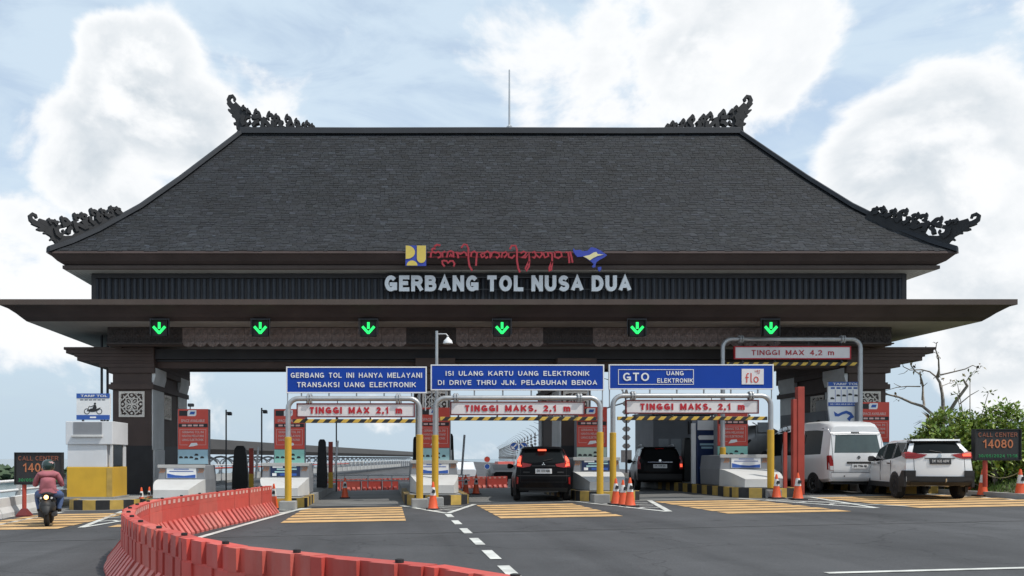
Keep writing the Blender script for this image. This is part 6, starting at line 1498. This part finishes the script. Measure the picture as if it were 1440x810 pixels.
me = bpy.data.meshes.new('foliage'); me.from_pydata(mb.v, [], mb.f); me.materials.append(mat('red_leaf', (.22, .05, .035), .6, .2, 4, vcol=True)); set_tint(me, lambda p: tints[p.index]); obj('foliage', me, t)
mb = MB(); [mb.tube([(0, 0, 0), (q, q*.3, .6)], .012, 5) for q in (-.4, -.1, .2, .4)]; mb.build('stem', BARK, t)
# bare frangipani
DT = 30.5
def tr(u, v, dy=0): U, V_ = 1250+u/5.784, 480+v/5.784; return (sx(U, DT), DT+dy, sz(V_, DT))
t = thing('bare_tree', 'nearly leafless frangipani tree rising behind the hedge', 'tree', (*tr(445, 660)[:2], .5)); T0 = Vector(t.location)
rt = random.Random(9)
tk = MB(); br = MB()
def limb(mb, pts, r, dy0, dy1):
    P = [Vector(tr(u, v, dy0+(dy1-dy0)*k/(len(pts)-1)))-T0 for k, (u, v) in enumerate(pts)]; n = len(P)
    if mb is br: mb = MB()
    q = .55 if mb is tk else .9
    mb.tube(P, [q*(r[0]+(r[1]-r[0])*k/(n-1)) for k in range(n)], 7)
    if mb is not tk: mb.build('branch', BARK, t, smooth=50)
limb(tk, [(445, 860), (447, 740), (450, 650), (455, 560), (457, 480), (455, 420), (440, 330), (415, 285)], (.16, .07), 0, .2)
limb(tk, [(450, 650), (480, 560), (495, 500), (510, 450), (545, 375)], (.13, .085), 0, -.6); limb(tk, [(545, 375), (520, 350), (497, 322)], (.085, .05), -.6, -.7); limb(tk, [(545, 375), (562, 368), (577, 364)], (.07, .05), -.6, -.4)
limb(tk, [(445, 660), (415, 612), (390, 580), (345, 520)], (.12, .09), 0, .5); limb(tk, [(345, 520), (372, 512), (382, 470), (392, 430), (405, 345)], (.085, .06), .5, .9)
for pts, r, a, b in [([(345,520),(280,490),(200,440),(130,415),(100,380),(50,375)],(.06,.018),.5,1.4),([(128,415),(90,430),(45,415)],(.025,.012),1.1,1.0),([(200,440),(207,425),(205,405)],(.02,.01),1,1.1),
    ([(430,290),(400,220),(360,150),(300,85),(270,45)],(.04,.015),.2,-.8),([(440,260),(460,180),(485,130),(510,95),(515,70)],(.035,.015),.2,.9),([(445,270),(520,250),(590,230),(620,205),(645,235)],(.035,.012),.2,-.6),
    ([(415,285),(380,240),(330,220),(250,220),(210,190),(220,145)],(.035,.012),.2,.8),([(350,260),(250,240),(160,195),(130,170)],(.03,.012),.6,-.5),([(405,345),(380,300),(355,265),(340,230)],(.05,.02),.9,.6),
    ([(385,350),(300,345),(240,350),(170,375)],(.028,.01),.9,1.5),([(260,345),(240,335),(215,315)],(.018,.008),1.2,1.3),([(385,330),(350,315),(310,300)],(.018,.008),.9,.4),([(370,465),(320,410),(270,370),(255,345)],(.028,.01),.7,-.4),
    ([(460,375),(490,355),(520,350),(600,325),(650,325)],(.028,.01),.2,.9),([(545,350),(555,300),(580,255),(590,285)],(.018,.008),-.5,-.9),([(515,515),(560,450),(590,415)],(.025,.01),-.4,-.9),([(415,285),(395,262),(375,225)],(.03,.012),.2,-.2),([(160,195),(155,230)],(.012,.006),-.4,-.4),([(360,150),(330,140),(300,150)],(.015,.008),-.4,-.7),([(520,250),(540,225),(575,215)],(.015,.008),-.1,.2),([(250,220),(235,240),(200,250)],(.014,.007),.7,.9),([(600,325),(620,305),(640,310)],(.014,.007),.7,.9),([(300,345),(280,365),(250,372)],(.014,.007),1.1,1.2),([(485,130),(465,110),(470,85)],(.013,.007),.6,.5)]: limb(br, pts, r, a, b)
tk.build('trunk', BARK, t, smooth=50)
mb = MB(); tints = []
for (u, v, dy) in [(268, 45, -.8), (238, 72, -.6), (515, 72, .9), (640, 208, -.6), (127, 165, -.5), (110, 175, -.5), (203, 430, 1.0), (490, 298, -.7), (600, 320, .6), (198, 460, 1.0), (345, 235, .6), (645, 235, -.6), (155, 232, -.4), (455, 290, .2), (420, 290, .2)]:
    leaf_cluster(mb, Vector(tr(u, v, dy))-T0, 4, .06, .15, rt, tints, 1.0, .8)
me = bpy.data.meshes.new('leaves'); me.from_pydata(mb.v, [], mb.f); me.materials.append(LEAF_D); set_tint(me, lambda p: tints[p.index]); obj('crown', me, t)
# spiky cordyline left of the hedge and a leggy young shoot above it
t = thing('spiky_plant', 'spiky narrow-leaved plant left of the hedge below the bare tree', 'plant', (sx(1309, 28.5), 28.5, .55)); mb = MB(); tints = []; rnd = random.Random(31)
for hgt, n in ((2.15, 26), (1.55, 22)):
    for k in range(n):
        a = 6.28*k/n+rnd.uniform(-.2, .2); el = rnd.uniform(-.1, 1.1); L_ = rnd.uniform(.4, .75); dr = Vector((math.cos(a)*math.cos(el), math.sin(a)*math.cos(el), math.sin(el))); sd = Vector((-math.sin(a), math.cos(a), 0))*.035
        p = Vector((rnd.uniform(-.05, .05)-(.25 if hgt < 2 else 0), 0, hgt)); q = p+dr*L_*.55; e_ = p+dr*L_-Vector((0, 0, .22*L_))
        mb.add([p-sd*.4, p+sd*.4, q+sd, q-sd, e_], [(0, 1, 2, 3), (3, 2, 4)]); g = rnd.uniform(.5, 1.3); tints += [(g, g, g)]*2
me = bpy.data.meshes.new('crown'); me.from_pydata(mb.v, [], mb.f); me.materials.append(LEAF_D); set_tint(me, lambda p: tints[p.index]); obj('crown', me, t)
mb = MB(); mb.tube([(0, 0, 0), (.03, 0, 1.2), (0, 0, 2.2)], [.06, .05, .04], 7); mb.tube([(-.02, 0, .3), (-.2, 0, 1.0), (-.25, 0, 1.6)], [.05, .04, .03], 7); mb.build('stem', BARK, t)
t = thing('young_shoot', 'thin leafy shoot standing above the hedge', 'plant', (sx(1364, 27.5), 27.5, .6)); mb = MB(); tints = []; st_ = MB()
for tip in ((0, 0, 3.65), (-.35, .1, 3.35), (.62, 0, 3.05), (-.5, -.1, 3.0)):
    st_.tube([(0, 0, 0), (tip[0]*.4, 0, 1.8), tip], [.03, .02, .01], 5); leaf_cluster(mb, Vector(tip), 11, .14, .17, rnd, tints, .8)
me = bpy.data.meshes.new('foliage'); me.from_pydata(mb.v, [], mb.f); me.materials.append(LEAF); set_tint(me, lambda p: tints[p.index]); obj('foliage', me, t); st_.build('stem', BARK, t)
